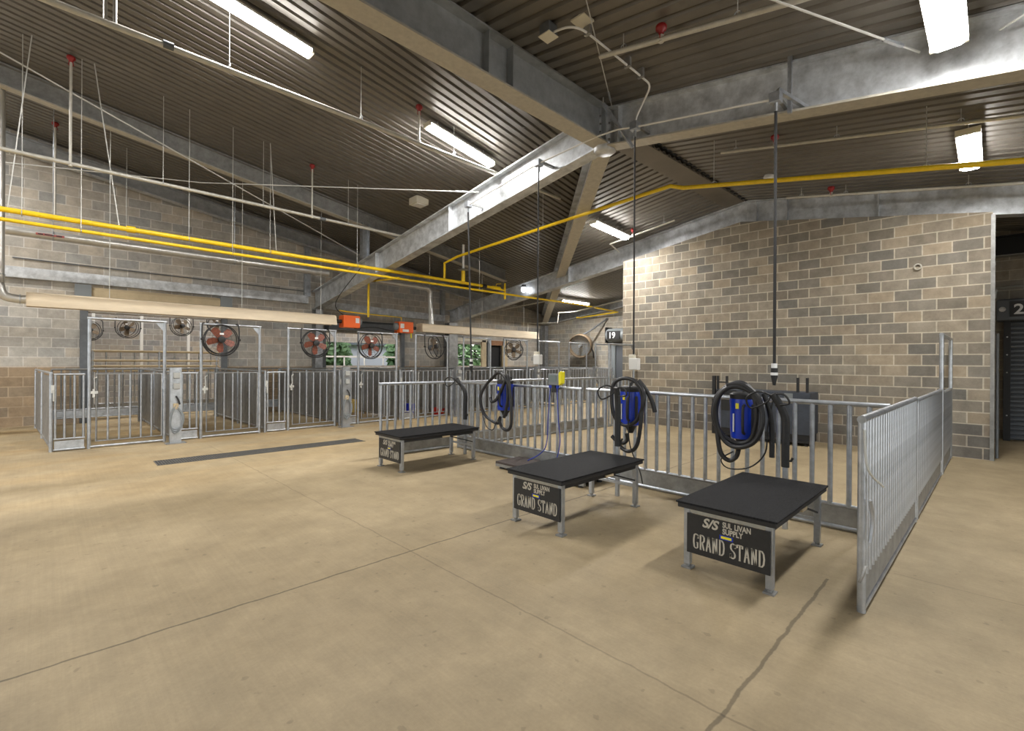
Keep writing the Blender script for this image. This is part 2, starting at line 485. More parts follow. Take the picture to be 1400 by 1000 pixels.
# right hand block wall with sloping head below the frame
mb = MB()
mb.prism([(.03, 0), (6.68, 0), (6.68, 4.08), (3.8, 4.51), (.03, 3.89)], 'x', 10.55, 10.8)
struct('wall_right', mb, BLOCK_R)
mb = MB().prism([(-7, 0), (15.4, 0), (15.4, 4.3), (3.8, 5.3), (-7, 3.6)], 'x', 17.0, 17.25)
struct('wall_back', mb, BLOCK_B)
mb = MB().box((13.8, -7, 0), (14.05, 3.2, 4.9))
struct('wall_corridor', mb, BLOCK_B)
far = lambda x: zP1(x, 21) + .05
wall_xz('wall_beyond', 21.2, 21.45, [(-7, 8.95, 0, far), (8.95, 12.75, 0, lambda x: 1.28), (8.95, 12.75, 2.36, far), (12.75, 16.3, 0, far),
        (16.3, 18.6, 0, lambda x: 1.26), (16.3, 18.6, 2.5, far), (18.6, 20.2, 0, far)], BLOCK_X)
struct('wall_rear', MB().box((-7.25, -7, 0), (-7, -5, 8)).box((-7.25, -1, 0), (-7, 5, 8)).box((-7.25, 14, 0), (-7, 21.45, 8)).box((-7.25, -5, 3.6), (-7, -1, 8)).box((-7.25, 5, 4.4), (-7, 14, 8)), BLOCK_B)  # open bays added in this unseen wall to let daylight in
struct('wall_side', MB().box((-7.25, -7.25, 0), (-4, -7, 4.2)).box((-4, -7.25, 3.2), (8, -7, 4.2)).box((8, -7.25, 0), (17.25, -7, 4.2)), BLOCK_X)  # wide bay left open out of view as an added daylight source
struct('ceiling_sky_block', MB().box((-8, -8, 8.6), (21, 23, 8.7)).box((-8, 21.45, 6), (21, 21.6, 8.6)).box((20.4, -8, 4), (20.6, 23, 8.6)).box((-8, -7.5, 4.2), (20.4, -7.25, 8.6)), DECKE)  # added above the decks to keep sky light out of the gaps
struct('wall_east', MB().box((20.2, 15.1, 0), (20.4, 21.45, 4)), BLOCK_B)
struct('wall_joining', MB().box((17.0, 15.1, 0), (20.4, 15.35, 4)), BLOCK_X)
# gable infill above the ridge girder
mb = MB().prism([(-7, 5.3), (6.1, 5.3), (6.1, 5.5), (-7, 7.6)], 'y', 4.21, 4.27)
struct('wall_gable', mb, DECKE)

# ------------------------------------------------------------------ steel frame
def ibeam(mb, p, q, depth, bw, tf=.022, tw=.014):
    """p,q: bottom centre points"""
    mb.plumb(p, q, bw, 0, tf); mb.plumb(p, q, bw, depth - tf, depth); mb.plumb(p, q, tw, tf, depth - tf)
def beam_thing(name, label, p, q, d, bw, cat='beam', stiff=(), flange=None, group=None, mat_=None):
    p = Vector(p); q = Vector(q)
    t = thing(name, label, cat, p, 0, group)
    mb = MB(); mb.plumb(p, q, .016, .02, d - .02); part('web', mb, mat_ or GALVB, t, world=True)
    mb = MB(); mb.plumb(p, q, bw, 0, .024); part('bottom_flange', mb, flange or GALVB, t, world=True)
    mb = MB(); mb.plumb(p, q, bw, d - .024, d); part('top_flange', mb, mat_ or GALVB, t, world=True)
    dv = Vector((q.x - p.x, q.y - p.y, 0)).normalized()
    for s in stiff:
        c = p.lerp(q, s)
        mb = MB(); mb.plumb(c - dv * .008, c + dv * .008, bw * .9, .024, d - .024)
        part('stiffener', mb, mat_ or GALVB, t, world=True)
    return t
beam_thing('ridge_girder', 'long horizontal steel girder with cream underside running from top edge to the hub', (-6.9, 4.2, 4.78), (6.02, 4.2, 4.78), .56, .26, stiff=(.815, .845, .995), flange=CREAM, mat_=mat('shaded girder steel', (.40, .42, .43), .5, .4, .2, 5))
beam_thing('rafter', 'bright galvanised sloping rafter from the hub down to the left block wall', (6.1, 15.05, 3.09), (6.1, 4.28, 4.76), .58, .24, stiff=(.37, .655))
beam_thing('rafter', 'galvanised rafter from the hub to the right edge under the big lamp', (6.1, -6.9, 2.92), (6.1, 4.12, 4.75), .58, .24, stiff=(.98,), flange=CREAM)
beam_thing('hip_rafter', 'diagonal steel valley rafter from the hub down to the far corner column', (6.22, 4.32, 4.76), (17.0, 15.1, 3.22), .52, .26, stiff=(.5,), flange=CREAM)
beam_thing('rafter', 'galvanised rafter rising from left wall to the kink above the right block wall', (11.3, 14.95, 2.97), (10.92, 3.8, 4.52), .5, .24, stiff=(.06, .55))
beam_thing('rafter', 'nearly level steel rafter along the top of the right block wall', (10.9, 3.8, 4.52), (10.9, -6.9, 2.75), .5, .24, stiff=(.02, .075, .215))
beam_thing('rafter', 'dark rafter above the far lit block wall', (16.85, 15.0, 3.23), (16.85, 3.8, 4.6), .42, .2, mat_=GALVD)
beam_thing('purlin_beam', 'upper grey sloping beam crossing the left ceiling, resting on a stub post', (-6.9, 11.83, 7.11), (11.3, 11.83, 4.26), .38, .18, flange=CREAM, mat_=GALVD, stiff=(.75,))
beam_thing('purlin_beam', 'lower grey sloping beam along the head of the left block wall', (-6.9, 14.95, 7.02), (12.9, 14.95, 3.93), .34, .2, mat_=mat('weathered steel', (.42, .44, .46), .5, .4, .25, 5), stiff=(.66,))
# hub connection plates
t = thing('hub_connection', 'bolted steel hub where the girder and rafters meet overhead', 'bracket', (6.1, 4.2, 4.74))
mb = MB().lathe((6.1, 4.2, 4.70), [(.15, 0), (.17, .02), (.17, .62), (.15, .64)], n=8); part('hub_post', mb, GALVB, t, world=True)
mb = MB()
for a in range(8):
    for z in (4.84, 4.96, 5.08, 5.2): mb.lathe((6.1 + .175 * math.cos(a * PI / 4 + .2), 4.2 + .175 * math.sin(a * PI / 4 + .2), z), [(.014, -.01), (.014, .01)], n=6)
part('bolts', mb, GALVD, t, world=True)
t = thing('stub_post', 'short bright steel post propping the grey beam on the rafter', 'post', (6.1, 11.83, 4.20))
mb = MB(); mb.plumb((6.02, 11.83, 4.24), (6.18, 11.83, 4.24), .012, 0, .93); part('web', mb, GALV, t, world=True)
mb = MB().box((6.0, 11.75, 4.26), (6.015, 11.91, 5.17)).box((6.185, 11.75, 4.26), (6.2, 11.91, 5.17)); part('flanges', mb, GALV, t, world=True)
# columns
def column(label, x, y, h, w=.22, d=.26, fm=None):
    t = thing('steel_column', label, 'column', (x, y, 0))
    part('web', MB().box((-.008, -d / 2, .02), (.008, d / 2, h)), GALVD, t)
    part('flange', MB().box((-w / 2, -d / 2 - .016, .02), (w / 2, -d / 2, h)), fm or GALV, t)
    part('flange', MB().box((-w / 2, d / 2, .02), (w / 2, d / 2 + .016, h)), GALVD, t)
    part('base_plate', MB().box((-.2, -.2, 0), (.2, .2, .02)), GALVD, t)
    return t
column('grey steel column on left wall below the bright rafter', 6.1, 14.88, 3.1)
column('grey steel column beside the window opening with greenery', 11.3, 14.85, 3.0, .42, fm=GALVD)
column('far corner steel column under the diagonal valley rafter', 16.8, 14.9, 3.2)
for x0, x1, z0, z1, lab in ((-6.9, 5.86, 3.4, 3.4, 'long galvanised girt high on the left wall above the first shutter'), (6.35, 11.1, 3.28, 3.17, 'galvanised girt on the wall behind the orange burners')):
    t = thing('wall_girt', lab, 'beam', (x0, 15.0, z0))
    part('face', MB().plumb((x0, 15.0, z0), (x1, 15.0, z1), .02, -.11, .11), GALVB, t, world=True)
    part('lip', MB().plumb((x0, 15.05, z0), (x1, 15.05, z1), .1, .1, .12), GALVB, t, world=True)
    part('lip', MB().plumb((x0, 15.05, z0), (x1, 15.05, z1), .1, -.12, -.1), GALVB, t, world=True)
solo('wall_conduit', MB().tube([(-.5, 15.07, 3.72), (5.8, 15.07, 3.66)], .013, 6), DGREY, 'thin dark conduit along the left wall above the girt', 'conduit')
for x, lab in ((5.83, 'slim steel post on the left wall left of the bright rafter foot'), (11.0, 'slim steel post on the left wall above the far girt')):
    zt = 7.02 - .156 * (x + 6.9)
    solo('wind_post', MB().box((x - .09, 14.98, 3.5 if x < 8 else 3.3), (x + .09, 15.08, zt)), GALV, lab, 'post')

def spline(pts, n=6):
    pts = [Vector(p) for p in pts]; out = []
    for i in range(len(pts) - 1):
        p0 = pts[max(i - 1, 0)]; p1 = pts[i]; p2 = pts[i + 1]; p3 = pts[min(i + 2, len(pts) - 1)]
        for k in range(n):
            t = k / n
            out.append(.5 * ((2 * p1) + (p2 - p0) * t + (2 * p0 - 5 * p1 + 4 * p2 - p3) * t * t + (3 * p1 - p0 - 3 * p2 + p3) * t ** 3))
    return out + [pts[-1]]

# ------------------------------------------------------------------ grooming stands
def make_stand(label, x0, y0, L, W, H=.485):
    t = thing('grooming_stand', label, 'grooming stand', (x0, y0, 0), 0, 'grooming stands along the fence')
    part('table_top', MB().box((-.04, -.03, H - .04), (L + .04, W + .03, H - .006)), BLKP, t, .006)
    part('rubber_mat', MB().box((-.05, -.04, H - .006), (L + .05, W + .04, H + .008)), MATT, t, .004)
    lg = .045
    for k, (x, y) in enumerate(((0, 0), (0, W - lg), (L - lg, 0), (L - lg, W - lg))):
        l = part('leg', MB().box((x, y, .03), (x + lg, y + lg, H - .05)), GALV, t, .003)
        part('foot', MB().box((x - .015, y - .012, 0), (x + lg + .015, y + lg + .012, .012)).lathe((x + lg / 2, y + lg / 2, .012), [(.018, 0), (.018, .03)], n=8), GALVD, l)
    part('apron_rail', MB().box((.004, lg, H - .075), (.03, W - lg, H - .05)), CREAM, t)
    part('side_rail', MB().box((lg, .01, H - .085), (L - lg, .03, H - .05)), BLKP, t)
    part('side_rail', MB().box((lg, W - .03, H - .085), (L - lg, W - .01, H - .05)), BLKP, t)
    part('cross_bar', MB().box((L - .035, lg, .2), (L - .01, W - lg, .225)), GALV, t)
    part('brace', MB().bar((L * .58, .02, H - .06), (L - .04, .02, H - .21), .014, .014), BLK, t)
    part('latch', MB().box((L * .52, -.012, H - .085), (L * .62, .008, H - .06)), TAN, t, .003)
    sg = part('sign_panel', MB().box((-.012, .012, .125), (-.003, W - .03, H - .075)), BLKP, t, label='black steel end panel with pale lettering for lit cut-outs')
    ux, uy = (0, -1, 0), (0, 0, 1)
    w = W - .042
    yl = W - .03
    sz = w / .575
    # stencil style main line, narrow letters with slab feet
    slab('GRAND', (-.0125, yl - .05 * sz, .168), .102, .225 * sz, LETTER, sg)
    slab('STAND', (-.0125, yl - .315 * sz, .168), .102, .225 * sz, LETTER, sg)
    letters('lettering', 'S/S', .092 * sz, LETTER, sg, (-.0125, yl - .115 * sz, .335), ux, uy, sx=1.0, shear=.28, bold=.0026)
    letters('lettering', 'SUL', .054 * sz, LETTER, sg, (-.0125, yl - .262 * sz, .364), ux, uy, sx=.72, bold=.0016)
    letters('lettering', 'LIVAN', .054 * sz, LETTER, sg, (-.0125, yl - .343 * sz, .364), ux, uy, sx=.74, bold=.0016)
    letters('lettering', 'SUPPLY', .054 * sz, LETTER, sg, (-.0125, yl - .262 * sz, .319), ux, uy, sx=.78, bold=.0016)
    part('sticker', MB().box((-.0145, yl - .325 * sz, .286), (-.012, yl - .252 * sz, .303)), YELT, sg, label='small yellow and blue sticker')
    part('sticker_border', MB().box((-.0138, yl - .335 * sz, .279), (-.0119, yl - .242 * sz, .309)), BLUE, sg)
    return t

GLY = {  # strokes on a 0..1 grid: (x0,y0,x1,y1,width)
 'G': [((.95, .80), (.80, .97), (.5, 1), (.2, .93), (.08, .6), (.08, .4), (.2, .07), (.5, 0), (.85, .06), (.85, .42)), ((.6, .42), (1, .42)), ((.95, .72), (.95, .95))],
 'R': [((.2, 0), (.2, 1)), ((.05, 0), (.4, 0)), ((.05, 1), (.6, 1), (.88, .88), (.88, .62), (.6, .5), (.2, .5)), ((.5, .5), (.85, 0)), ((.72, 0), (1, 0))],
 'A': [((.12, 0), (.5, 1)), ((.5, 1), (.88, 0)), ((.25, .34), (.75, .34)), ((0, 0), (.28, 0)), ((.72, 0), (1, 0))],
 'N': [((.18, 0), (.18, 1)), ((.18, 1), (.82, 0)), ((.82, 0), (.82, 1)), ((.02, 0), (.34, 0)), ((0, 1), (.2, 1)), ((.66, 1), (.98, 1))],
 'D': [((.2, 0), (.2, 1)), ((.03, 1), (.55, 1), (.85, .85), (.95, .5), (.85, .15), (.55, 0), (.03, 0))],
 'S': [((.9, .75), (.85, .93), (.5, 1), (.18, .9), (.12, .7), (.3, .56), (.7, .44), (.9, .3), (.85, .1), (.5, 0), (.15, .07), (.1, .28)), ((.9, .7), (.9, .98)), ((.1, .02), (.1, .3))],
 'T': [((.5, 0), (.5, 1)), ((.05, .8), (.05, 1), (.95, 1), (.95, .8)), ((.32, 0), (.68, 0))]}
def slab(s, o, h, w, m, parent):
    """slab serif line reading towards -y on the stand's end panel"""
    mb = MB(); o = Vector(o); adv = w / (len(s) - .18); cw = adv * .82
    for i, ch in enumerate(s):
        for st in GLY[ch]:
            for (xa, ya), (xb, yb) in zip(st, st[1:]):
                pa = o + Vector((0, -(i * adv + xa * cw), ya * h)); pb = o + Vector((0, -(i * adv + xb * cw), yb * h))
                d = (pb - pa)
                k = .055 + .05 * abs(d.normalized().z)        # thick stems, thin bars
                mb.bar(pa, pb, h * k, .002, (1, 0, 0))
    return link('lettering', mb.mesh('lettering', 0, m), parent)

make_stand('black grooming stand with GRAND STAND end panel nearest the camera beside the end fence', 3.36, 1.0, 1.22, .6)
make_stand('black grooming stand in the middle with floor scale behind it', 3.17, 2.6, 1.25, .6)
make_stand('black grooming stand farthest away in front of the left fence corner', 3.42, 5.58, 1.3, .6)

# padded neck arms standing behind each stand
def neck_arm(label, x, y, lean):
    t = thing('neck_arm', label, 'neck arm', (x, y, 0), 0, 'padded neck arms')
    part('post', MB().box((-.02, -.02, 0), (.02, .02, .75)), GALV, t, .003)
    part('padded_sleeve', MB().tube(spline([(0, 0, .56), (0, 0, .78), (0, 0, .98), (-.01, lean * .35, 1.10), (-.03, lean, 1.22)], 5), [.034] * 21, 10), BLK, t)
    part('clamp', MB().tube([(0, 0, .62), (0, -.045, .62), (0, -.06, .65)], .011, 6), BLK, t)
    pts = spline([(-.03, lean, 1.2), (-.08, lean + .1, 1.24), (-.1, lean + .2, 1.18), (-.06, lean + .18, 1.08), (-.04, lean + .05, 1.14), (-.03, lean, 1.21), (-.05, lean - .1, 1.22), (-.05, lean - .14, 1.14), (-.03, lean - .02, 1.12)], 6)
    part('halter_loop', MB().tube(pts, .009, 6), BLK, t)
    return t
neck_arm('black padded neck arm on silver post behind the nearest stand', 4.80, 1.33, .10)
neck_arm('black padded neck arm on silver post behind the middle stand', 4.60, 2.97, .0)
neck_arm('black padded neck arm on silver post behind the farthest stand', 4.88, 6.03, .22)

# ------------------------------------------------------------------ fences
def fence(label, p, q, n, h=1.165, group=None, name='pipe_fence', hard=False, postR=.03, pr=.0205):
    p = Vector((p[0], p[1], 0)); q = Vector((q[0], q[1], 0)); L = (q - p).length
    t = thing(name, label, 'fence', p, math.atan2(q.y - p.y, q.x - p.x), group)
    part('top_rail', MB().tube([(0, 0, h - .024), (L, 0, h - .024)], .024, 10), GALV, t)
    part('lower_rail', MB().tube([(.02, 0, .225), (L - .02, 0, .225)], .018, 8), GALV, t)
    part('kick_plate', MB().box((.02, -.012, .05), (L - .02, .012, .21)), GALVD, t)
    part('bottom_rail', MB().tube([(.02, 0, .028), (L - .02, 0, .028)], .024, 8), GALV, t)
    for x in (postR, L - postR): part('post', MB().tube([(x, 0, 0), (x, 0, h - .02)], postR * .8, 10), GALV, t)
    me = MB().tube([(0, 0, .22), (0, 0, h - .03)], pr, 10).mesh('picket', 0, GALV)
    for i in range(n):
        link('picket', me, t, ((i + 1) * L / (n + 1), 0, 0))
    if hard:
        part('latch_rod', MB().tube(spline([(-.03, -.02, h - .08), (-.035, -.03, h - .26), (-.02, -.05, h - .34), (.06, -.10, h - .42)], 5), .007, 6), WIRE, t)
        part('chain', MB().tube(spline([(.0, -.045, h - .5), (.015, -.055, h - .62), (.0, -.045, h - .75)], 4), .011, 5), GALV, t)
        part('hasp', MB().tube([(-.035, 0, .2), (-.05, -.02, .25), (-.02, -.03, .3)], .008, 5), GALVD, t)
    return t
fence('galvanised fence section behind the nearest and middle stands, carrying two blowers', (5.12, .62), (5.12, 3.78), 21, group='front fence')
fence('galvanised fence section carrying the far blower and scale display', (5.12, 3.86), (5.15, 6.58), 18, group='front fence')
fence('galvanised fence section just behind the farthest stand', (3.72, 6.72), (5.1, 6.64), 9)
fence('galvanised fence section running away behind the front fence', (5.2, 6.63), (7.3, 6.5), 14)
fence('far galvanised fence section reaching towards the block wall portal', (7.36, 6.49), (9.36, 6.34), 13)
fence('nearest galvanised gate panel standing end on at right', (3.5, .56), (5.95, .535), 25, 1.19, hard=True, pr=.026)
fence('second galvanised gate panel in the right hand row', (6.0, .535), (8.68, .515), 27, 1.17, pr=.026)
def portal(label, x0, y0, x1, y1, h, name='gate_portal', group=None):
    t = thing(name, label, 'gate frame', (x0, y0, 0), math.atan2(y1 - y0, x1 - x0), group)
    L = math.hypot(x1 - x0, y1 - y0)
    for x in (0, L): part('post', MB().tube([(x, 0, 0), (x, 0, h)], .026, 10), GALV, t)
    part('head_bar', MB().tube([(-.03, 0, h), (L + .03, 0, h)], .024, 10), GALV, t)
    part('gusset', MB().prism([(L - .02, h - .02), (L - .14, h - .02), (L - .02, h - .17)], 'y', -.006, .006), GALV, t)
    part('sill', MB().tube([(0, 0, .03), (L, 0, .03)], .02, 8), GALV, t)
    return t
portal('tall gate frame against the right block wall at the fence end', 8.75, .51, 10.42, .5, 1.91)
fence('short gate inside the tall frame by the right block wall', (8.84, .51), (10.34, .5), 15, 1.13, pr=.026)
portal('tall gate frame at the far fence end by the block wall corner', 9.42, 6.33, 10.42, 6.28, 1.93)
fence('short gate inside the frame by the block wall corner', (9.5, 6.33), (10.34, 6.28), 5, 1.13)

# ------------------------------------------------------------------ hanging blowers on the fence
def blower(label, y, z, hose, nozzle, cord=None, tilt=0.):
    t = thing('blower', label, 'blower', (5.0, y, z), 0, 'blue blowers on the fence')
    b = MB().lathe((0, 0, 0), [(.10, -.205), (.118, -.195), (.124, -.1), (.124, .1), (.128, .17), (.124, .195)], n=22)
    part('motor_body', b, BLUE, t)
    part('end_cap', MB().lathe((0, 0, .195), [(.124, 0), (.128, .015), (.128, .045), (.10, .065)], n=22), BLK, t)
    part('outlet_cone', MB().lathe((0, 0, -.2), [(.085, 0), (.05, -.05), (.03, -.10)], n=16), BLK, t)
    part('label_strip', MB().box((-.126, .045, -.13), (-.112, .058, .05)), LETW, t, label='white lettering strip')
    part('warning_sticker', MB().box((-.130, .0, .10), (-.11, .03, .155)), YELT, t, label='small yellow sticker')
    part('handle', MB().tube(spline([(-.11, -.045, .14), (-.16, -.05, .1), (-.16, -.05, -.1), (-.11, -.045, -.14)], 5), .014, 8), BLK, t)
    part('filter_side', MB().box((-.075, -.118, -.15), (.07, -.08, .15)), BLK, t, .01)
    part('fence_hook', MB().tube([(-.0, 0, .25), (.02, 0, .3), (.12, 0, .3), (.14, 0, .2)], .014, 6), BLK, t)
    for h in hose: part('hose', MB().tube(spline(h, 6), .023, 10), HOSE, t)
    if nozzle: part('nozzle', MB().tube(spline(nozzle, 4), .024, 9), BLK, t)
    if cord: part('power_cord', MB().tube(spline(cord, 6), .007, 6), BLK, t)
    return t
def H(x, *yz): return [(x + (.02 * math.sin(i * 1.3)), a, b) for i, (a, b) in enumerate(yz)]
blower('blue blower wrapped in black hose nearest the camera above the nearest stand', 1.765, .95,
       [H(-.13, (0, -.30), (.03, -.38), (.1, -.42), (.17, -.34), (.2, -.12), (.22, .1), (.16, .28), (.0, .36), (-.13, .28), (-.17, .05), (-.12, -.17), (0, -.24), (.14, -.18), (.235, -.02), (.215, .2), (.1, .33)),
        H(-.17, (.1, .33), (-.05, .34), (-.19, .22), (-.235, 0), (-.17, -.19), (-.02, -.27), (.12, -.23), (.2, -.05), (.2, .14), (.12, .28), (0, .32), (-.15, .25), (-.22, .1))],
       [(-.1, -.22, .26), (-.1, -.27, .1), (-.09, -.29, -.1), (-.09, -.29, -.34)],
       [(-.1, -.3, .2), (-.12, -.26, -.05), (-.12, -.24, -.3), (-.12, -.1, -.46), (-.12, .1, -.5), (-.12, .17, -.42), (-.1, .06, -.33)])
blower('blue blower with looped black hose above the middle stand', 3.05, .96,
       [H(-.09, (0, -.30), (.0, -.37), (.05, -.42), (.12, -.4), (.19, -.35)),
        H(-.12, (.12, -.37), (.08, -.46), (-.05, -.5), (-.17, -.40), (-.22, -.1), (-.22, .15), (-.12, .32), (.05, .35), (.16, .26), (.17, .0), (.12, -.15), (0, -.20), (-.15, -.13), (-.24, .04), (-.25, .2), (-.16, .3))],
       [(-.09, -.16, .33), (-.1, -.26, .23), (-.09, -.33, .1), (-.08, -.36, -.02)],
       [(-.1, -.05, .3), (-.15, -.06, 0), (-.15, -.08, -.4), (-.13, -.2, -.7), (-.1, -.22, -.85)])
blower('blue blower with wide hose loop farthest away on the fence', 5.22, .97,
       [H(-.1, (0, -.30), (.05, -.40), (.2, -.38), (.36, -.27), (.44, -.05), (.36, .14), (.2, .28), (.06, .36), (-.08, .33), (-.2, .2)),
        H(-.13, (0, -.33), (-.05, -.45), (-.18, -.48), (-.28, -.38), (-.28, -.1), (-.22, .18), (-.16, .33), (-.1, .2), (.02, -.02), (.14, -.08), (.2, -.02))],
       [(-.1, -.15, .2), (-.12, -.18, .0), (-.12, -.14, -.2), (-.12, -.10, -.3)],
       [(-.08, .5, -.1), (-.08, .36, -.45), (-.08, .2, -.52), (-.1, .1, -.42), (-.1, .02, -.3)])

# ------------------------------------------------------------------ floor scale and its display
t = thing('floor_scale', 'low dark floor scale platform between the middle and farthest stands', 'scale', (4.55, 3.4, 0))
part('deck_plate', MB().box((0, 0, .07), (.48, 1.54, .1)), mat('dark rubber deck', (.06, .045, .04), .7, 0, .3, 8), t, .004)
part('side_beam', MB().box((.0, .0, .03), (.035, 1.54, .07)), GALVD, t)
part('side_beam', MB().box((.445, .0, .03), (.48, 1.54, .07)), GALVD, t)
part('cross_beam', MB().box((.035, 1.5, .03), (.445, 1.54, .07)), GALVD, t)
for y in (.08, 1.46):
    for x in (.05, .43): part('foot', MB().lathe((x, y, 0), [(.035, 0), (.035, .015), (.02, .03)], n=10), BLK, t)
t = thing('scale_display', 'grey and yellow scale display clipped on the fence with blue cables', 'scale display', (5.06, 4.27, 1.16))
part('housing', MB().box((-.04, -.09, .02), (.02, .11, .18)), GREYP, t, .01)
part('screen', MB().box((-.046, -.04, .07), (-.039, .085, .155)), SCREEN, t)
part('yellow_grip', MB().prism([(-.135, .05), (-.09, .02), (-.085, .19), (-.11, .215), (-.14, .21)], 'x', -.05, .03), YELT, t, .005)
part('bracket', MB().box((-.03, -.03, -.08), (.02, .05, .03)), BLK, t)
for dy in (.07, -.04): part('plug', MB().box((-.03, dy - .02, -.02), (.0, dy + .03, .03)), BLUE, t)
part('cable', MB().tube(spline([(-.02, .08, 0), (-.04, .1, -.4), (-.05, .12, -.8), (-.1, .2, -.95), (-.2, .34, -1.05)], 6), .008, 6), BLUEC, t)
part('cable', MB().tube(spline([(-.02, -.04, 0), (-.04, -.08, -.4), (-.06, -.13, -.75), (-.12, -.10, -1.0), (-.2, .0, -1.05)], 6), .008, 6), BLUEC, t)

# ------------------------------------------------------------------ dark cabinet against the right wall
t = thing('steel_cabinet', 'dark slate steel cabinet with uprights against the right block wall', 'cabinet', (9.8, 2.3, 0))
part('body', MB().box((0, .02, .2), (.55, 1.7, .97)), SLATE, t, .006)
part('seam', MB().box((-.004, .55, .22), (.0, .565, .95)), NEAR, t)
part('seam', MB().box((-.004, 1.12, .22), (.0, 1.135, .95)), NEAR, t)
part('dark_panel', MB().box((-.006, 1.3, .55), (.0, 1.69, .96)), NEAR, t)
part('base_frame', MB().box((.02, .04, .05), (.53, 1.68, .2)).box((-.03, .02, .06), (.02, 1.7, .1)), NEAR, t)
for y in (.1, 1.6):
    for x in (.06, .48): part('foot', MB().lathe((x, y, 0), [(.03, 0), (.03, .04), (.02, .06)], n=8), NEAR, t)
for y in (.08, .23, 1.5, 1.68): part('upright', MB().box((.03, y - .02, .9), (.07, y + .02, 1.24)), NEAR, t)
part('cross_bar', MB().box((.04, 1.5, 1.1), (.06, 1.68, 1.13)), NEAR, t)
part('rating_plate', MB().box((-.005, .3, .86), (0, .44, .95)), GREYP, t)
part('rear_post', MB().box((.0, 1.72, .06), (.06, 1.78, 1.24)), NEAR, t)

# ------------------------------------------------------------------ pens along the left wall
PEN0, PITCH, YF, YB, PH = .085, 1.6, 10.65, 14.55, 1.27
ORD = ['first', 'second', 'third', 'fourth', 'fifth', 'sixth', 'seventh', 'eighth', 'ninth', 'tenth']
NP = 10
def make_front():
    t = thing('pen_fence', 'narrow barred front panel of the first pen from the left', 'pen panel', (PEN0 + .03, YF, 0), 0, 'narrow pen fronts')
    w = .38
    part('top_rail', MB().tube([(0, 0, PH - .02), (w, 0, PH - .02)], .019, 8), GALV, t)
    part('lower_rail', MB().tube([(0, 0, .2), (w, 0, .2)], .016, 8), GALV, t)
    part('kick_plate', MB().box((.01, -.01, .04), (w - .01, .01, .17)), GALV, t)
    part('bottom_rail', MB().tube([(0, 0, .025), (w, 0, .025)], .018, 8), GALV, t)
    me = MB().tube([(0, 0, .2), (0, 0, PH - .03)], .016, 8).mesh('picket', 0, GALV)
    for x in (.02, .13, .25, .36): link('picket', me, t, (x, 0, 0))
    part('hinge', MB().box((-.03, -.025, .95), (.01, -.0, 1.08)), WIRE, t)
    return t
def make_gate():
    t = thing('pen_gate', 'barred gate of the first pen from the left', 'gate', (PEN0 + .55, YF, 0), 0, 'pen gates')
    w = .90
    part('frame', MB().tube([(0, 0, .12), (0, 0, PH - .02), (w, 0, PH - .02), (w, 0, .12)], .017, 8, closed=True), GALV, t)
    me = MB().tube([(0, 0, .12), (0, 0, PH - .02)], .0145, 8).mesh('picket', 0, GALV)
    for i in range(5): link('picket', me, t, ((i + 1) * w / 6, 0, 0))
    part('latch', MB().box((-.075, -.03, .92), (.02, -.005, .965)).box((-.05, -.035, .86), (-.02, -.005, 1.0)).tube([(-.02, -.03, 1.0), (-.03, -.03, 1.18), (.01, -.03, 1.2)], .009, 6), WIRE, t)
    return t
def make_divider():
    t = thing('pen_divider', 'solid ribbed divider panel at the left end of the pens', 'pen divider', (PEN0, YF, 0), 0, 'pen dividers')
    L = YB - YF
    mb = MB(); n = 44; 
    vs = []; 
    for i in range(n + 1):
        for dx in (0, .004): vs.append((.012 * (i % 2) + dx - .006, .03 + i * (L - .06) / n, .1)); vs.append((.012 * (i % 2) + dx - .006, .03 + i * (L - .06) / n, PH - .05))
    fs = []
    for i in range(n):
        a = i * 4; b = a + 4
        fs += [(a, b, b + 1, a + 1), (a + 2, a + 3, b + 3, b + 2)]
    mb.add(vs, fs); part('ribbed_sheet', mb, GALVD, t)
    part('top_rail', MB().tube([(0, 0, PH), (0, L, PH)], .022, 8), GALV, t)
    part('bottom_rail', MB().tube([(0, 0, .08), (0, L, .08)], .022, 8), GALVD, t)
    for y in (0, L / 2, L): part('post', MB().tube([(0, y, 0), (0, y, PH)], .024, 8), GALV, t)
    t.rotation_euler = (0, 0, R(3))
    part('latch_chain', MB().tube([(.03, -.03, 1.0), (.03, -.035, .9), (.03, -.03, .82)], .014, 6), WIRE, t)
    return t
def make_rear():
    t = thing('pen_fence', 'barred rear panel of the first pen in front of the left block wall', 'pen panel', (PEN0 + .04, YB, 0), 0, 'pen rear panels')
    w = PITCH - .08
    part('top_rail', MB().tube([(0, 0, PH), (w, 0, PH)], .02, 8), GALVD, t)
    part('lower_rail', MB().tube([(0, 0, .36), (w, 0, .36)], .018, 8), GALV, t)
    part('kick_plate', MB().box((.01, -.01, .2), (w - .01, .01, .34)), GALV, t)
    part('bottom_rail', MB().tube([(0, 0, .18), (w, 0, .18)], .018, 8), GALV, t)
    for x in (.0, w): part('post', MB().tube([(x, 0, 0), (x, 0, PH)], .02, 8), GALVD, t)
    me = MB().tube([(0, 0, .36), (0, 0, PH - .02)], .0165, 8).mesh('picket', 0, GALVD)
    for i in range(9): link('picket', me, t, ((i + 1) * w / 10, 0, 0))
    return t
def make_portal():
    return portal('tall pipe frame over the gate of the first pen from the left', PEN0 + .46, YF, PEN0 + 1.49, YF, 2.19, 'pen_portal', 'tall pen gate frames')
fr, ga, di, re_, po = make_front(), make_gate(), make_divider(), make_rear(), make_portal()
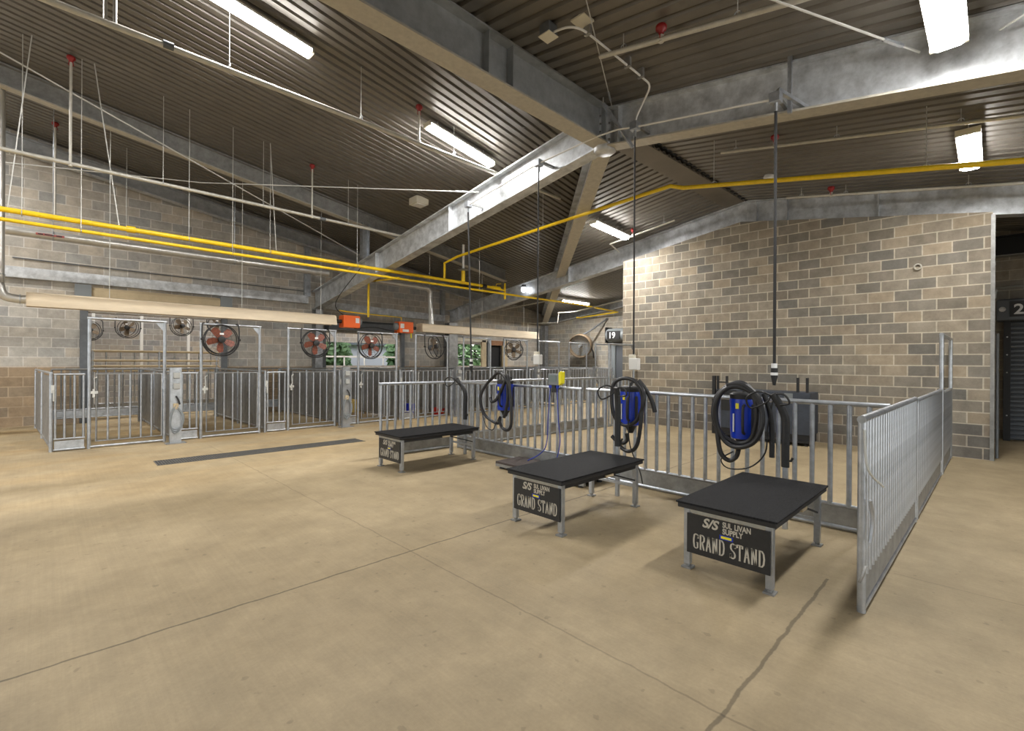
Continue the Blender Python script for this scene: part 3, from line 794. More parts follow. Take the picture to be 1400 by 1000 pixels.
for i in range(1, NP):
    dx = i * PITCH; o = ORD[i]
    dup(fr, (PEN0 + .03 + dx, YF, 0), label=f'narrow barred front panel of the {o} pen from the left')
    dup(ga, (PEN0 + .55 + dx, YF, 0), label=f'barred gate of the {o} pen from the left')
    dup(re_, (PEN0 + .04 + dx, YB, 0), label=f'barred rear panel of the {o} pen from the left')
    dup(po, (PEN0 + .46 + dx, YF, 0), label=f'tall pipe frame over the gate of the {o} pen from the left')
for i in range(1, NP + 1):
    dup(di, (PEN0 + i * PITCH, YF, 0), 0, label=(f'solid ribbed divider between the {ORD[i-1]} and {ORD[i]} pens' if i < NP else 'solid ribbed divider at the far right end of the pens'))

# outlet pedestals in front of every second divider
def make_pedestal(x, label):
    t = thing('outlet_pedestal', label, 'pedestal', (x, 10.3, 0), 0, 'outlet pedestals before the pens')
    part('channel', MB().box((-.085, -.004, .01), (.085, .004, 1.36)).box((-.085, .004, .01), (-.077, .09, 1.36)).box((.077, .004, .01), (.085, .09, 1.36)), GALV, t)
    part('base_plate', MB().box((-.15, -.08, 0), (.15, .14, .012)), GALVD, t)
    for z in (1.22, 1.03): 
        o = part('outlet_box', MB().box((-.04, -.06, z - .055), (.05, -.004, z + .055)), GREYP, t, .008)
        part('flip_cover', MB().prism([(-.068, z - .05), (-.062, z + .05), (-.02, z + .06), (-.02, z - .05)], 'x', -.042, .052), mat('grey flip cover', (.36, .36, .34), .5), o, .006)
    part('switch_box', MB().box((-.04, -.05, .62), (.035, -.004, .72)), TAN, t, .006)
    for k in range(3):
        part('hanging_cord', MB().tube(spline([(.0, -.04, .7), (-.07 - .01 * k, -.05, .5), (-.08, -.05, .32), (-.02, -.05, .18 + .04 * k), (.08, -.05, .3), (.09 + .01 * k, -.05, .5), (.01, -.04, .66)], 5), .011, 6), GREYP, t)
    part('plug', MB().tube([(0, -.03, .85), (.03, -.06, .78), (.05, -.06, .7)], .014, 6), BLK, t)
    return t
pd = make_pedestal(1.69, 'galvanised outlet pedestal with coiled cord between the first and second pens')
for i, lab in ((3, 'galvanised outlet pedestal with coiled cord left of the farthest stand'), (5, 'galvanised outlet pedestal behind the fence corner post'), (7, 'galvanised outlet pedestal seen above the fence left of the scale display'), (9, 'far galvanised outlet pedestal near the small door at the back')):
    dup(pd, (1.69 + (i - 1) * 1.6, 10.3, 0), label=lab)

# ------------------------------------------------------------------ fans
def make_fan(label):
    t = thing('barn_fan', label, 'fan', (0, 0, 0), 0, 'hanging barn fans')
    r = .285
    part('yoke', MB().tube(spline([(-.27, .06, .31), (-.31, .02, .28), (-.315, 0, 0), (-.28, 0, -.15), (-.16, 0, -.28), (0, 0, -.315), (.16, 0, -.28), (.28, 0, -.15), (.315, 0, 0), (.31, .02, .28), (.27, .06, .31)], 4), .0125, 7), BLK, t)
    part('pivot_knob', MB().lathe((.32, 0, 0), [(.02, -.02), (.022, .02)], 'x', 8), BLK, t)
    part('pivot_knob', MB().lathe((-.32, 0, 0), [(.02, -.02), (.022, .02)], 'x', 8), BLK, t)
    g = MB().ring((0, -.055, 0), r, .010).ring((0, .055, 0), r, .010)
    for rr in (.06, .115, .17, .225): g.ring((0, -.07, 0), rr, .0018, n=20, m=4)
    for k in range(16):
        a = k * PI / 8; g.tube([(.05 * math.cos(a), -.075, .05 * math.sin(a)), (r * math.cos(a), -.055, r * math.sin(a))], .0018, 4)
        g.tube([(.05 * math.cos(a), .075, .05 * math.sin(a)), (r * math.cos(a), .055, r * math.sin(a))], .0018, 4)
    gd = part('wire_guard', g, BLK, t)
    part('hub', MB().lathe((0, -.085, 0), [(.03, -.01), (.062, 0), (.066, .04), (.05, .14)], 'y', 16), BLK, gd)
    part('motor', MB().lathe((0, .055, 0), [(.07, 0), (.075, .1), (.05, .13)], 'y', 14), DGREY, gd)
    part('name_badge', MB().box((-.04, -.08, .09), (.03, -.076, .125)), LETW, gd, label='small white badge')
    bl = MB()
    pr = [(.05, -.03), (.12, -.07), (.21, -.075), (.258, -.02), (.235, .05), (.12, .05), (.05, .03)]
    vs = [(x, .018 * (z / .05), z) for x, z in pr] + [(x, .018 * (z / .05) + .004, z) for x, z in pr]
    k = len(pr)
    bl.add(vs, [tuple(range(k)), tuple(range(k, 2 * k))[::-1]] + [(i, (i + 1) % k, k + (i + 1) % k, k + i) for i in range(k)])
    me = bl.mesh('blade', 0, BLADE)
    for i in range(5):
        b = link('blade', me, gd); b.rotation_euler = (0, R(72 * i + 20), 0)
    return t
fan = make_fan('round barn fan with orange blades over the second pen gate')
fan.location = (2.46, YF - .07, 1.90)
FANS = [(4.3, 1.89, -6, 0, 'round barn fan with orange blades over the third pen gate'),
        (5.62, 1.87, 4, 0, 'round barn fan in front of the bright window opening'),
        (7.5, 1.89, 32, -.2, 'brown dusty fan turned sideways over the fifth pen gate'),
        (10.5, 1.87, -40, -.35, 'brown dusty fan turned down over the seventh pen gate')]
def turn(f, rz, rx, dusty):
    for g in f.children:
        if g.name.startswith('wire_guard'):
            g.rotation_euler = (rx, 0, R(rz))
            if dusty:
                for c in g.children:
                    if c.name.startswith('blade'):
                        c.data = c.data.copy(); c.data.materials[0] = DUSTF
for x, z, rz, rx, lab in FANS:
    turn(dup(fan, (x, YF - .07, z), 0, lab), rz, rx, abs(rz) > 20)

# ------------------------------------------------------------------ tube lamps under the roof
def make_lamp(label, c, L=1.5, W=.19, slope=0., drop=.12, power=48., group='tube lamps under the roof'):
    """lamp along X, slope = dz/dx"""
    t = thing('tube_lamp', label, 'ceiling lamp', c, 0, group)
    h = L / 2
    def sh(mb):
        for v in mb.v: v.z += v.x * slope
        return mb
    part('housing', sh(MB().box((-h, -W / 2, .045), (h, W / 2, .075))), WHT, t)
    part('diffuser', sh(MB().prism([(-W / 2 + .008, .045), (-W / 2 + .01, .0), (-W * .3, -.03), (W * .3, -.03), (W / 2 - .01, .0), (W / 2 - .008, .045)], 'x', -h + .03, h - .03)), TUBE, t)
    part('end_cap', sh(MB().box((-h - .004, -W / 2, -.008), (-h + .028, W / 2, .07))), OFFW, t)
    part('end_cap', sh(MB().box((h - .028, -W / 2, -.008), (h + .004, W / 2, .07))), OFFW, t)
    for x in (-h * .7, h * .7): part('hanger', sh(MB().tube([(x, 0, .07), (x, 0, .075 + drop)], .006, 5)), WIRE, t)
    ld = bpy.data.lights.new('lamp_light', 'AREA'); ld.shape = 'RECTANGLE'; ld.size = L * .95; ld.size_y = W * .8
    ld.energy = power; ld.color = (1.0, .975, .94); ld.spread = R(175)
    lo = bpy.data.objects.new('lamp_light', ld); C.objects.link(lo); lo.parent = t; lo.location = (0, 0, -.045)
    lo.rotation_euler = (0, -math.atan(slope), 0)
    return t
def lamp_at(label, x, y, drop=.12, power=48., L=1.5, W=.19, sl=None):
    z = zroof(x, y) - drop - .075
    s = (zroof(x + .3, y) - zroof(x - .3, y)) / .6 if sl is None else sl
    return make_lamp(label, (x, y, z), L, W, s, drop, power)
lamp_at('glowing tube lamp at the top edge left of the girder', 1.93, 6.8, power=150)
lamp_at('glowing tube lamp above the bright rafter', 5.38, 6.8, power=130)
lamp_at('glowing tube lamp right of the diagonal valley rafter', 9.4, 6.3, L=1.4, power=110)
lamp_at('big glowing tube lamp at the top right edge before the rafter', 5.0, .3, drop=.3, L=1.5, W=.26)
lamp_at('glowing tube lamp beyond the right rafter behind the yellow pipe', 8.85, .25, L=1.25, W=.24)
lamp_at('distant glowing tube lamp above the far gas pipe', 14.6, 11.4, L=1.7, power=130)
for i, (x, y, pw) in enumerate(((-2.0, 6.8, 150), (14.0, 7.2, 120), (-2.2, 12.4, 180), (-4.4, 9.5, 110))):  # left-hand lamps added to brighten; the one behind the right wall is inferred
    lamp_at('unseen tube lamp overhead, added for the light level', x, y, power=pw, drop=.2).name = 'tube_lamp'
for x in (1.0, 5.5, 10.5, 16):  # lamps added to brighten the room beyond
    lamp_at('tube lamp added to light the room beyond the left block wall', x, 18.2, power=130, drop=.2)
t = thing('round_lamp', 'round glowing lamp on the far rafter beside the gas valves', 'lamp', (11.0, 10.65, 3.83))
part('globe', MB().lathe((0, 0, 0), [(.02, -.09), (.07, -.06), (.09, 0), (.07, .06), (.03, .08)], n=14), BULB, t)
part('bracket', MB().box((-.05, -.05, .08), (.05, .05, .16)), DGREY, t)

# ------------------------------------------------------------------ sprinkler pipes
def hang(mb, x, y, z0, z1=None): mb.tube([(x, y, z0), (x, y, (zroof(x, y) if z1 is None else z1))], .0055, 5)
def pipe_thing(name, label, pts, r, m, hangers=(), cat='pipe', clamp=True, couplings=(), group=None):
    t = thing(name, label, cat, pts[0], 0, group)
    part('pipe', MB().tube(pts, r, 10), m, t, world=True)
    for (x, y, z) in hangers:
        mb = MB(); hang(mb, x, y, z); part('hanger_rod', mb, WIRE, t, world=True)
        part('clamp', MB().ring((x, y, z), r + .006, .006, 'x', 14, 5), GALV, t, world=True)
    for (a, b) in couplings:
        part('coupling', MB().tube([a, b], r * 1.35, 10), DGREY if m is not YEL else YEL, t, world=True)
    return t
def head(label, x, y, zp):
    zt = zroof(x, y) - .03
    t = thing('fire_sprinkler', label, 'sprinkler', (x, y, zp), 0, 'red sprinkler heads')
    part('riser', MB().tube([(0, 0, 0), (0, 0, zt - zp - .07)], .019, 8), PIPE, t)
    part('tee', MB().tube([(0, 0, -.03), (0, 0, .04)], .028, 8), PIPE, t)
    part('cap', MB().lathe((0, 0, zt - zp), [(.025, -.1), (.03, -.07), (.055, -.05), (.06, -.02), (.05, 0)], n=10), RED, t)
    part('frame', MB().tube([(-.022, 0, zt - zp - .09), (-.03, 0, zt - zp - .14), (0, 0, zt - zp - .17), (.03, 0, zt - zp - .14), (.022, 0, zt - zp - .09)], .006, 5), RED, t)
    return t
S1Y, S1Z = 6.66, 5.10
pipe_thing('sprinkler_pipe', 'cream sprinkler pipe from the top left over the bright rafter', [(-4, S1Y, S1Z), (8.0, S1Y, S1Z - .03)], .035, PIPE,
           [(x, S1Y, S1Z + .03) for x in (-1.5, 1.62, 3.36, 5.1)], couplings=[((.95, S1Y, S1Z), (1.05, S1Y, S1Z))])
head('red sprinkler head near the lamp above the bright rafter', 4.38, S1Y, S1Z)
S2Y, S2Z = 10.4, 4.62
pipe_thing('sprinkler_pipe', 'cream sprinkler pipe below the upper grey beam at left', [(-4, S2Y, S2Z + .02), (7.25, S2Y, S2Z)], .032, PIPE,
           [(x, S2Y, S2Z + .03) for x in (-.9, 1.5, 3.15, 4.95)], couplings=[((4.3, S2Y, S2Z), (4.42, S2Y, S2Z))])
head('red sprinkler head farthest left on a tall white riser', .29, S2Y, S2Z)
head('red sprinkler head on a white riser below the grey sloping beam', 4.13, S2Y, S2Z)
S3Y, S3Z = 13.6, 4.42
pipe_thing('sprinkler_pipe', 'thin cream pipe just above the yellow gas pipes', [(-4, S3Y, S3Z + .06), (5.75, S3Y, S3Z - .06)], .028, PIPE, [(-1.2, S3Y, S3Z), (1.3, S3Y, S3Z)])
head('red sprinkler head at far left against the dark deck by the wall', .15, S3Y, S3Z)
p = lambda x, y, d=.18: (x, y, zroof(x, y) - d)
pipe_thing('sprinkler_pipe', 'white sprinkler pipe at the top right of the hub', [p(4.54, 3.2), p(4.7, 1.2), p(4.8, -3, .2)], .027, PIPE, [p(4.56, 2.9, .15), p(4.66, 1.72, .15)])
head('red sprinkler head at the top of the picture on the white pipe', 4.6, 2.47, p(4.6, 2.47)[2])
pipe_thing('sprinkler_pipe', 'white sprinkler pipe beyond the right rafter', [p(7.79, 3.12), p(7.94, -.22), p(8, -4)], .024, PIPE, [p(7.82, 2.9, .15), p(7.87, 1.56, .15), p(7.92, .3, .15)])
head('red sprinkler head on the pipe beyond the right rafter', 7.8, 2.33, p(7.8, 2.33)[2])
pipe_thing('sprinkler_pipe', 'white sprinkler pipe above the right block wall', [p(10.27, 2.85), p(10.32, -.29), p(10.4, -4)], .024, PIPE, [p(10.28, 2.6, .15), p(10.3, 1.9, .15), p(10.3, .3, .15)])
head('red sprinkler head on the pipe above the right block wall', 10.28, 2.12, p(10.28, 2.12)[2])
pipe_thing('sprinkler_pipe', 'white sprinkler pipe bent under the lamp right of the valley rafter', [p(10.7, 6.9, .2), p(10.05, 6.74, .2), p(10.05, 5.04, .2)], .02, PIPE, [p(10.05, 5.3, .17)])
head('red sprinkler head by the lamp right of the valley rafter', 10.05, 6.1, p(10.05, 6.1, .2)[2])
pipe_thing('sprinkler_pipe', 'white stepped pipe far back below the distant lamp', [(14, 8.9, 3.62), (14, 11.0, 3.36), (14, 11.7, 3.38), (14, 11.75, 3.0), (14, 13.3, 3.06), (14, 13.35, 2.6)], .024, PIPE)
pipe_thing('sprinkler_pipe', 'white pipe far back crossing the diagonal rafter', [(13.2, 14.2, 3.6), (13.2, 11.6, 3.75)], .026, PIPE)
pipe_thing('drain_stub', 'pair of short vertical pipes at the top left on the sprinkler pipe', [(.45, S1Y, S1Z + .02), (.45, S1Y, 6.3)], .02, SILV)
part('pipe', MB().tube([(.53, S1Y, S1Z + .02), (.53, S1Y, 6.28)], .018, 8), SILV, [o for o in C.objects if o.name.startswith('drain_stub')][0], world=True)

# ------------------------------------------------------------------ yellow gas lines
GY = 10.45
pipe_thing('gas_pipe', 'upper yellow gas pipe running along the whole left side', [(-4, GY, 3.76), (9.5, GY, 3.70)], .042, YEL,
           [(x, GY, 3.73) for x in (-.25, 1.9, 3.3, 5.2)], couplings=[((1.0, GY, 3.74), (1.12, GY, 3.74))])
pipe_thing('gas_pipe', 'lower yellow gas pipe running far back to the lit wall', [(-4, GY - .06, 3.60), (5.6, GY - .06, 3.55), (13.8, GY - .02, 3.56), (16.6, GY + .3, 3.55), (16.7, 12.7, 3.45), (16.3, 12.6, 3.42)], .03, YEL,
           [(x, GY - .06, 3.58) for x in (.42, 2.6, 8.9)], clamp=False)
t = pipe_thing('gas_branch', 'yellow gas branch dropping to the orange burners', [(6.32, GY, 3.58), (6.32, 12.02, 3.68), (6.32, 12.03, 2.76)], .032, YEL)
part('feed', MB().tube([(6.32, 12.03, 2.78), (5.72, 12.03, 2.80), (5.5, 12.03, 2.82)], .015, 8), YEL, t, world=True)
part('feed', MB().tube([(6.32, 12.03, 2.78), (7.35, 12.03, 2.76), (7.35, 12.03, 2.68)], .015, 8), YEL, t, world=True)
part('drip_leg', MB().tube([(6.32, 12.03, 2.82), (6.32, 12.03, 2.70)], .03, 8), YEL, t, world=True)
t = pipe_thing('gas_pipe', 'yellow gas pipe following the roof from the riser to the right edge', [(7.71, GY, 3.72), (7.71, GY, 4.16), (7.71, 9.9, 4.25), (7.71, 6.5, 4.44), (7.71, 3.95, 4.56), (7.71, 3.72, 4.47), (7.71, -.22, 3.76), (7.71, -4.5, 3.0)], .034, YEL,
               [(7.71, 6.9, 4.44), (7.71, 3.2, 4.4), (7.71, .6, 3.92)])
t = thing('gas_valve', 'yellow valves and regulator on the end of the upper gas pipe', 'valve', (8.3, GY, 3.7))
part('standpipe', MB().tube([(8.3, GY - .07, 3.72), (8.3, GY - .07, 4.02)], .055, 10), YEL, t, world=True)
part('vent_cap', MB().lathe((8.3, GY - .07, 4.02), [(.08, 0), (.16, .03), (.05, .07)], n=14), GREYP, t, world=True)
part('vent_pipe', MB().tube([(8.3, GY - .07, 4.08), (8.3, GY - .07, 4.75)], .035, 8), WHT, t, world=True)
part('valve_body', MB().tube([(9.45, GY, 3.7), (9.75, GY, 3.70)], .055, 10), YEL, t, world=True)
part('valve_body', MB().tube([(9.05, GY, 3.7), (9.2, GY, 3.70)], .06, 10), BLK, t, world=True)
part('valve_lever', MB().tube([(9.6, GY, 3.74), (9.6, GY - .02, 3.82), (9.75, GY - .06, 3.84)], .012, 6), YEL, t, world=True)
part('end_drop', MB().tube([(9.75, GY, 3.68), (9.95, GY, 3.66), (9.97, GY, 3.86), (9.97, GY, 3.4)], .035, 8), YEL, t, world=True)
# rods that carry the gas pipes down from the deck
for i, (xa, xb, lab) in enumerate(((.57, .9, 'slanting thin hanger rod left of the white riser'), (3.26, 3.42, 'slanting thin hanger rod before the grey girt'), (-.15, -.4, 'slanting thin hanger rod at the far left edge'))):
    solo('hanger_rod', MB().tube([(xb, GY, 3.78), (xa, 10.35, zroof(xa, 10.35))], .008, 5), WIRE, lab, 'rod')

# ------------------------------------------------------------------ tube heaters, burners and flues
def heater(label, x0, x1, za, zb):
    t = thing('tube_heater', label, 'heater', (x0, 12.0, za), 0, 'long tube heaters')
    mb = MB()
    prof = [(-.17, -.12), (-.175, -.11), (-.13, .09), (-.06, .13), (.06, .13), (.13, .09), (.175, -.11), (.17, -.12), (.12, .08), (.055, .118), (-.055, .118), (-.12, .08)]
    k = len(prof)
    L = x1 - x0; dz = zb - za
    vs = [(0, y, z) for y, z in prof] + [(L, y, z + dz) for y, z in prof]
    mb.add(vs, [tuple(range(k))[::-1], tuple(range(k, 2 * k))] + [(i, (i + 1) % k, k + (i + 1) % k, k + i) for i in range(k)])
    part('reflector', mb, HEAT, t)
    part('side_sheet', MB().add([(0, -.178, -.125), (L, -.178, -.125 + dz), (L, -.135, .10 + dz), (0, -.135, .10), (0, -.17, -.125), (L, -.17, -.125 + dz), (L, -.127, .10 + dz), (0, -.127, .10)], [(0, 1, 2, 3), (7, 6, 5, 4), (0, 4, 5, 1), (1, 5, 6, 2), (2, 6, 7, 3), (3, 7, 4, 0)]), HEAT, t)
    part('end_plate', MB().box((-.006, -.17, -.12), (0, .17, .12)), HEAT, t)
    part('burner_tube', MB().tube([(.02, 0, 0), (L - .02, 0, dz)], .05, 10), DGREY, t)
    return t
heater('long cream tube heater reflector at left above the pens', -.22, 5.35, 2.55, 2.545)
heater('cream tube heater reflector right of the orange burners', 7.95, 13.05, 2.50, 2.48)
def burner(label, x, z, flip):
    t = thing('burner_box', label, 'burner', (x, 11.98, z), 0, 'orange heater burners')
    part('cabinet', MB().box((0, -.14, -.16), (.46, .14, .16)), ORANGE, t, .012)
    part('label_plate', MB().box((.33 if not flip else .03, -.146, -.03), (.43 if not flip else .15, -.139, .1)), LETW, t, label='white label plate')
    part('blower_snail', MB().lathe((.46 if not flip else 0, 0, .02), [(.09, -.03), (.11, 0), (.11, .06), (.08, .09)] if not flip else [(.08, -.09), (.11, -.06), (.11, 0), (.09, .03)], 'x', 14), GREYP, t)
    part('spout', MB().tube([(-.12 if not flip else .46, 0, 0), (0 if not flip else .62, 0, 0)], .05, 10), BLK, t)
    if flip:
        part('label_plate', MB().box((.1, -.147, -.13), (.3, -.141, -.06)), LETW, t, label='white label plate')
        part('connector', MB().tube([(.4, -.1, -.12), (.4, -.12, -.3)], .02, 6), YELT, t)
    return t
burner('orange burner box at the end of the long left heater', 5.53, 2.53, False)
burner('orange burner box at the start of the right heater', 7.18, 2.47, True)
solo('burner_cable', MB().tube(spline([(5.6, 11.98, 2.69), (5.3, 11.8, 3.0), (5.75, 11.3, 3.9)], 5), .01, 6), BLK, 'thin black cord slanting down to the left burner', 'cord')
solo('burner_cable', MB().tube(spline([(5.9, 12.0, 2.36), (6.4, 11.9, 2.42), (6.9, 11.9, 2.36), (7.2, 12, 2.34)], 5), .012, 6), BLK, 'black cord drooping between the two burners', 'cord')
for i, (x, lab) in enumerate(((.9, 'left'), (3.2, 'middle'), (5.0, 'right'))):
    solo('heater_chain', MB().tube([(x, 12.0, 2.66), (x, 12.0, zroof(x, 12.0))], .006, 5), WIRE, f'thin chain holding the long left heater at its {lab}', 'chain')
for x, lab in ((8.3, 'left end'), (10.4, 'middle'), (12.4, 'right end')):
    solo('heater_chain', MB().tube([(x, 12.0, 2.61), (x, 12.0, zroof(x, 12.0))], .006, 5), WIRE, f'thin chain holding the right heater at its {lab}', 'chain')
t = thing('exhaust_duct', 'silver exhaust duct at the left edge bending into the heater end', 'duct', (-.5, 12.0, 2.5))
part('riser', MB().tube(spline([(-.56, 12.0, 6.5), (-.56, 12.0, 3.2), (-.56, 12.0, 2.8), (-.5, 12.0, 2.60), (-.34, 12.0, 2.55), (-.2, 12.0, 2.55)], 5), .075, 14), SILV, t, world=True)
part('elbow_ring', MB().ring((-.56, 12.0, 2.95), .08, .008, 'z'), GALV, t, world=True)
part('elbow_ring', MB().ring((-.3, 12.0, 2.55), .08, .008, 'x'), GALV, t, world=True)
t = thing('main_pipe', 'fat silver pipe with red label along the left wall', 'pipe', (-3, 13.0, 3.9))
part('pipe', MB().tube([(-3, 13.0, 3.92), (5.62, 13.0, 3.92)], .085, 14), SILV, t, world=True)
part('red_label', MB().box((-.12, 12.905, 3.89), (.28, 12.913, 3.93)), PINK, t, world=True, label='faded red adhesive label')
part('label_print', MB().box((-.09, 12.902, 3.9), (-.02, 12.906, 3.92)).box((.0, 12.902, 3.9), (.13, 12.906, 3.92)).box((.16, 12.902, 3.9), (.25, 12.906, 3.92)), NEAR, t, world=True)
for x in (.12, 3.3): part('strap', MB().ring((x, 13.0, 3.92), .09, .01, 'x', 16, 5).tube([(x, 13.0, 4.0), (x, 13.0, zroof(x, 13))], .007, 5), GALV, t, world=True)
t = thing('exhaust_duct', 'silver flue pipe with elbow dropping into the right heater', 'duct', (8.46, 12.2, 2.6))
part('run', MB().tube(spline([(6.6, 12.2, 3.76), (8.2, 12.2, 3.74), (8.36, 12.2, 3.72), (8.45, 12.2, 3.64), (8.46, 12.2, 3.48), (8.46, 12.12, 2.6)], 5), .072, 14), SILV, t, world=True)
part('collar', MB().ring((8.46, 12.19, 3.46), .078, .010, 'z'), GALV, t, world=True)

# ------------------------------------------------------------------ drop cords and their boxes
def drop(label, y, ztop, zend, x=5.72, lean=(0, 0), style='plug'):
    t = thing('drop_cable', label, 'drop cord', (x, y, ztop), 0, 'power cords hanging from the rafter')
    part('junction_box', MB().box((-.055, -.055, .0), (.055, .055, .11)), GALV, t, .006)
    part('strut_arm', MB().box((.03, -.02, .07), (.52, .02, .11)), GALVD, t)
    part('grip', MB().tube([(0, 0, .0), (0, 0, -.09)], .022, 8), GALV, t)
    dx, dy = lean; D = zend - ztop
    part('cable', MB().tube([(0, 0, -.05), (dx * .5, dy * .5, D * .5), (dx, dy, D)], .0155 if style == 'plug' else .012, 7), BLK, t)
    if style == 'plug':
        part('connector', MB().tube([(dx, dy, D), (dx, dy, D - .05)], .03, 10), LETW, t)
        part('connector_body', MB().lathe((dx, dy, D - .14), [(.015, -.1), (.022, -.06), (.035, 0), (.035, .09)], n=10), BLK, t)
        part('connector', MB().tube([(dx, dy, D - .1), (dx, dy, D - .13)], .037, 10), LETW, t)
    else:
        part('outlet_head', MB().box((dx - .06, dy - .09, D - .16), (dx + .03, dy + .04, D)), WHT, t, .012)
        part('outlet_head', MB().box((dx - .02, dy - .02, D - .12), (dx + .04, dy + .07, D + .05)), OFFW, t, .012)
    return t
drop('thick power cord hanging above the nearest blower', 1.70, 4.36, 1.50)
drop('power cord with white outlet head above the middle blower', 3.45, 4.66, 1.56, style='box')
drop('power cord with white outlet head hanging above the scale display', 5.22, 4.68, 1.62, style='box')
drop('power cord with black connector above the far blower', 7.02, 4.42, 1.55, lean=(-.0, -.12))
cz = [(5.72, 7.02, 4.47), (5.72, 5.22, 4.73), (5.72, 4.1, 4.79), (5.72, 3.72, 4.77), (5.72, 3.45, 4.71), (5.72, 1.70, 4.41)]
solo('power_conduit', MB().tube(cz, .013, 7), WHT, 'white conduit linking the drop cord boxes along the rafters', 'conduit', org=cz[0])
q = lambda x, y, d=.10: (x, y, zroof(x, y) - d)
t = thing('ceiling_conduit', 'white curved conduit on the deck right of the girder', 'conduit', q(3.95, 3.5))
part('junction_box', MB().box((3.9, 3.42, zroof(4, 3.5) - .13), (4.04, 3.56, zroof(4, 3.5) - .01)), DGREY, t, world=True)
part('cover_plate', MB().box((3.89, 3.41, zroof(4, 3.5) - .14), (4.05, 3.57, zroof(4, 3.5) - .13)), OFFW, t, world=True)
part('conduit', MB().tube(spline([q(3.98, 3.48), q(3.99, 3.25), q(4.1, 3.14), q(4.35, 3.12), q(4.9, 3.12), q(5.35, 3.12), q(5.55, 3.14, .12), (5.68, 3.3, 4.98), (5.72, 3.42, 4.85), (5.72, 3.45, 4.72)], 5), .013, 7), WHT, t, world=True)
for x in (4.2, 5.0, 5.3): part('clip', MB().box((x - .02, 3.08, zroof(x, 3.12) - .12), (x + .02, 3.16, zroof(x, 3.12) - .005)), GALVD, t, world=True)
t = thing('strut_bracket', 'slanted steel strut bracket beside the hub', 'bracket', (5.86, 3.75, 4.8)); part('channel', MB().bar((5.95, 3.62, 4.56), (5.62, 3.9, 5.16), .04, .04), GALV, t, world=True)
part('bolt', MB().tube([(5.62, 3.9, 5.14), (5.62, 3.9, 5.25)], .008, 5), WIRE, t, world=True)
t = thing('strut_bracket', 'steel strut bracket on the right rafter above the nearest drop cord', 'bracket', (5.86, 1.6, 4.4)); part('channel', MB().bar((5.93, 1.62, 4.3), (5.93, 1.62, 4.98), .04, .04), GALV, t, world=True)
part('arm', MB().bar((5.75, 1.69, 4.52), (6.15, 1.45, 4.34), .04, .04), GALV, t, world=True)
solo('ceiling_plate', MB().box((-.09, -.09, -.02), (.09, .09, 0)), OFFW, 'square cream cover plate on the deck near the top edge', 'cover plate', org=(0, 0, 0)).location = (4.1, 3.12, zroof(4.1, 3.12) - .005)
t = thing('ceiling_speaker', 'white boxed ceiling speaker left of the bright rafter', 'speaker', (6.42, 9.75, zroof(6.42, 9.75) - .16))
part('box', MB().box((-.17, -.17, 0), (.17, .17, .17)), OFFW, t, .015)
part('grille', MB().box((-.13, -.13, -.012), (.13, .13, 0)), WHT, t)
t = thing('smoke_detector', 'round white detector on the deck above the yellow pipe', 'detector', (9.48, 2.92, zroof(9.48, 2.92)))
part('base', MB().lathe((0, 0, -.09), [(.07, 0), (.1, .02), (.1, .07), (.08, .1)], n=16), WHT, t)
# brace rods
def brace(label, pts, r=.011):
    t = thing('brace_rod', label, 'brace rod', pts[0], 0, 'bracing rods and cables')
    part('rod', MB().tube(pts, r, 6), WIRE, t, world=True)
    a, b = Vector(pts[-2]), Vector(pts[-1]); d = (b - a).normalized()
    part('turnbuckle', MB().tube([b - d * .45, b - d * .22], r * 2, 6), GALV, t, world=True)
brace('brace rod slanting down to the right rafter near the lamp', [(3.9, 1.7, 4.72), (5.98, .52, 4.5)])
brace('brace rod at the top right corner meeting the rafter', [(5.0, -1.0, 4.35), (5.98, -.02, 4.45)])
brace('long pale brace rod crossing the left ceiling diagonally', [(-1.5, 10.2, 6.35), (5.98, 11.95, 4.34)], .013)
brace('nearly level pale cable across the left ceiling to the rafter', [(-3, 13.6, 4.98), (2.2, 11.0, 5.0), (5.98, 7.02, 4.78)], .010)
brace('thin rod dropping from the deck to the hub', [(3.55, 2.72, 5.08), (5.8, 3.87, 5.16)], .006)

# ------------------------------------------------------------------ openings, shutters and doors
t = thing('roller_shutter', 'tan coiled shutter housing above the first wall opening', 'roller shutter', (.72, 14.9, 3.0))
part('hood', MB().prism([(14.72, 2.96), (15.08, 2.96), (15.08, 3.18), (14.8, 3.18), (14.72, 3.12)], 'x', .78, 3.4), TAN, t, world=True)
for x in (.5, 3.4): part('end_bracket', MB().box((x, 14.68, 2.93), (x + .28, 15.09, 3.22)), GREYP, t, world=True)
for x in (.6, 3.5): part('guide_rail', MB().box((x, 14.98, 0), (x + .14, 15.09, 2.95)), DGREY, t, world=True)
t = thing('roller_shutter', 'coiled shutter housing above the bright window opening', 'roller shutter', (6.3, 14.9, 2.6))
part('hood', MB().prism([(14.72, 2.50), (15.08, 2.50), (15.08, 2.82), (14.8, 2.82), (14.72, 2.75)], 'x', 6.4, 9.1), DGREY, t, world=True)
for x in (6.28, 9.16): part('guide_rail', MB().box((x, 14.98, 0), (x + .14, 15.09, 2.5)), DGREY, t, world=True)
t = thing('window_surround', 'tan jamb around the green opening near the dark doorway', 'frame', (11.8, 15.0, 0))
part('jamb', MB().box((13.02, 15.0, .9), (13.25, 15.09, 2.4)), TAN, t, world=True)
part('head', MB().box((11.7, 15.0, 2.32), (13.3, 15.09, 2.46)), OFFW, t, world=True)
part('cross_rail', MB().box((11.8, 15.13, 1.60), (13.25, 15.17, 1.64)), DGREY, t, world=True)
t = thing('doorway_lining', 'pale frame around the small dark doorway', 'frame', (13.4, 15.0, 0))
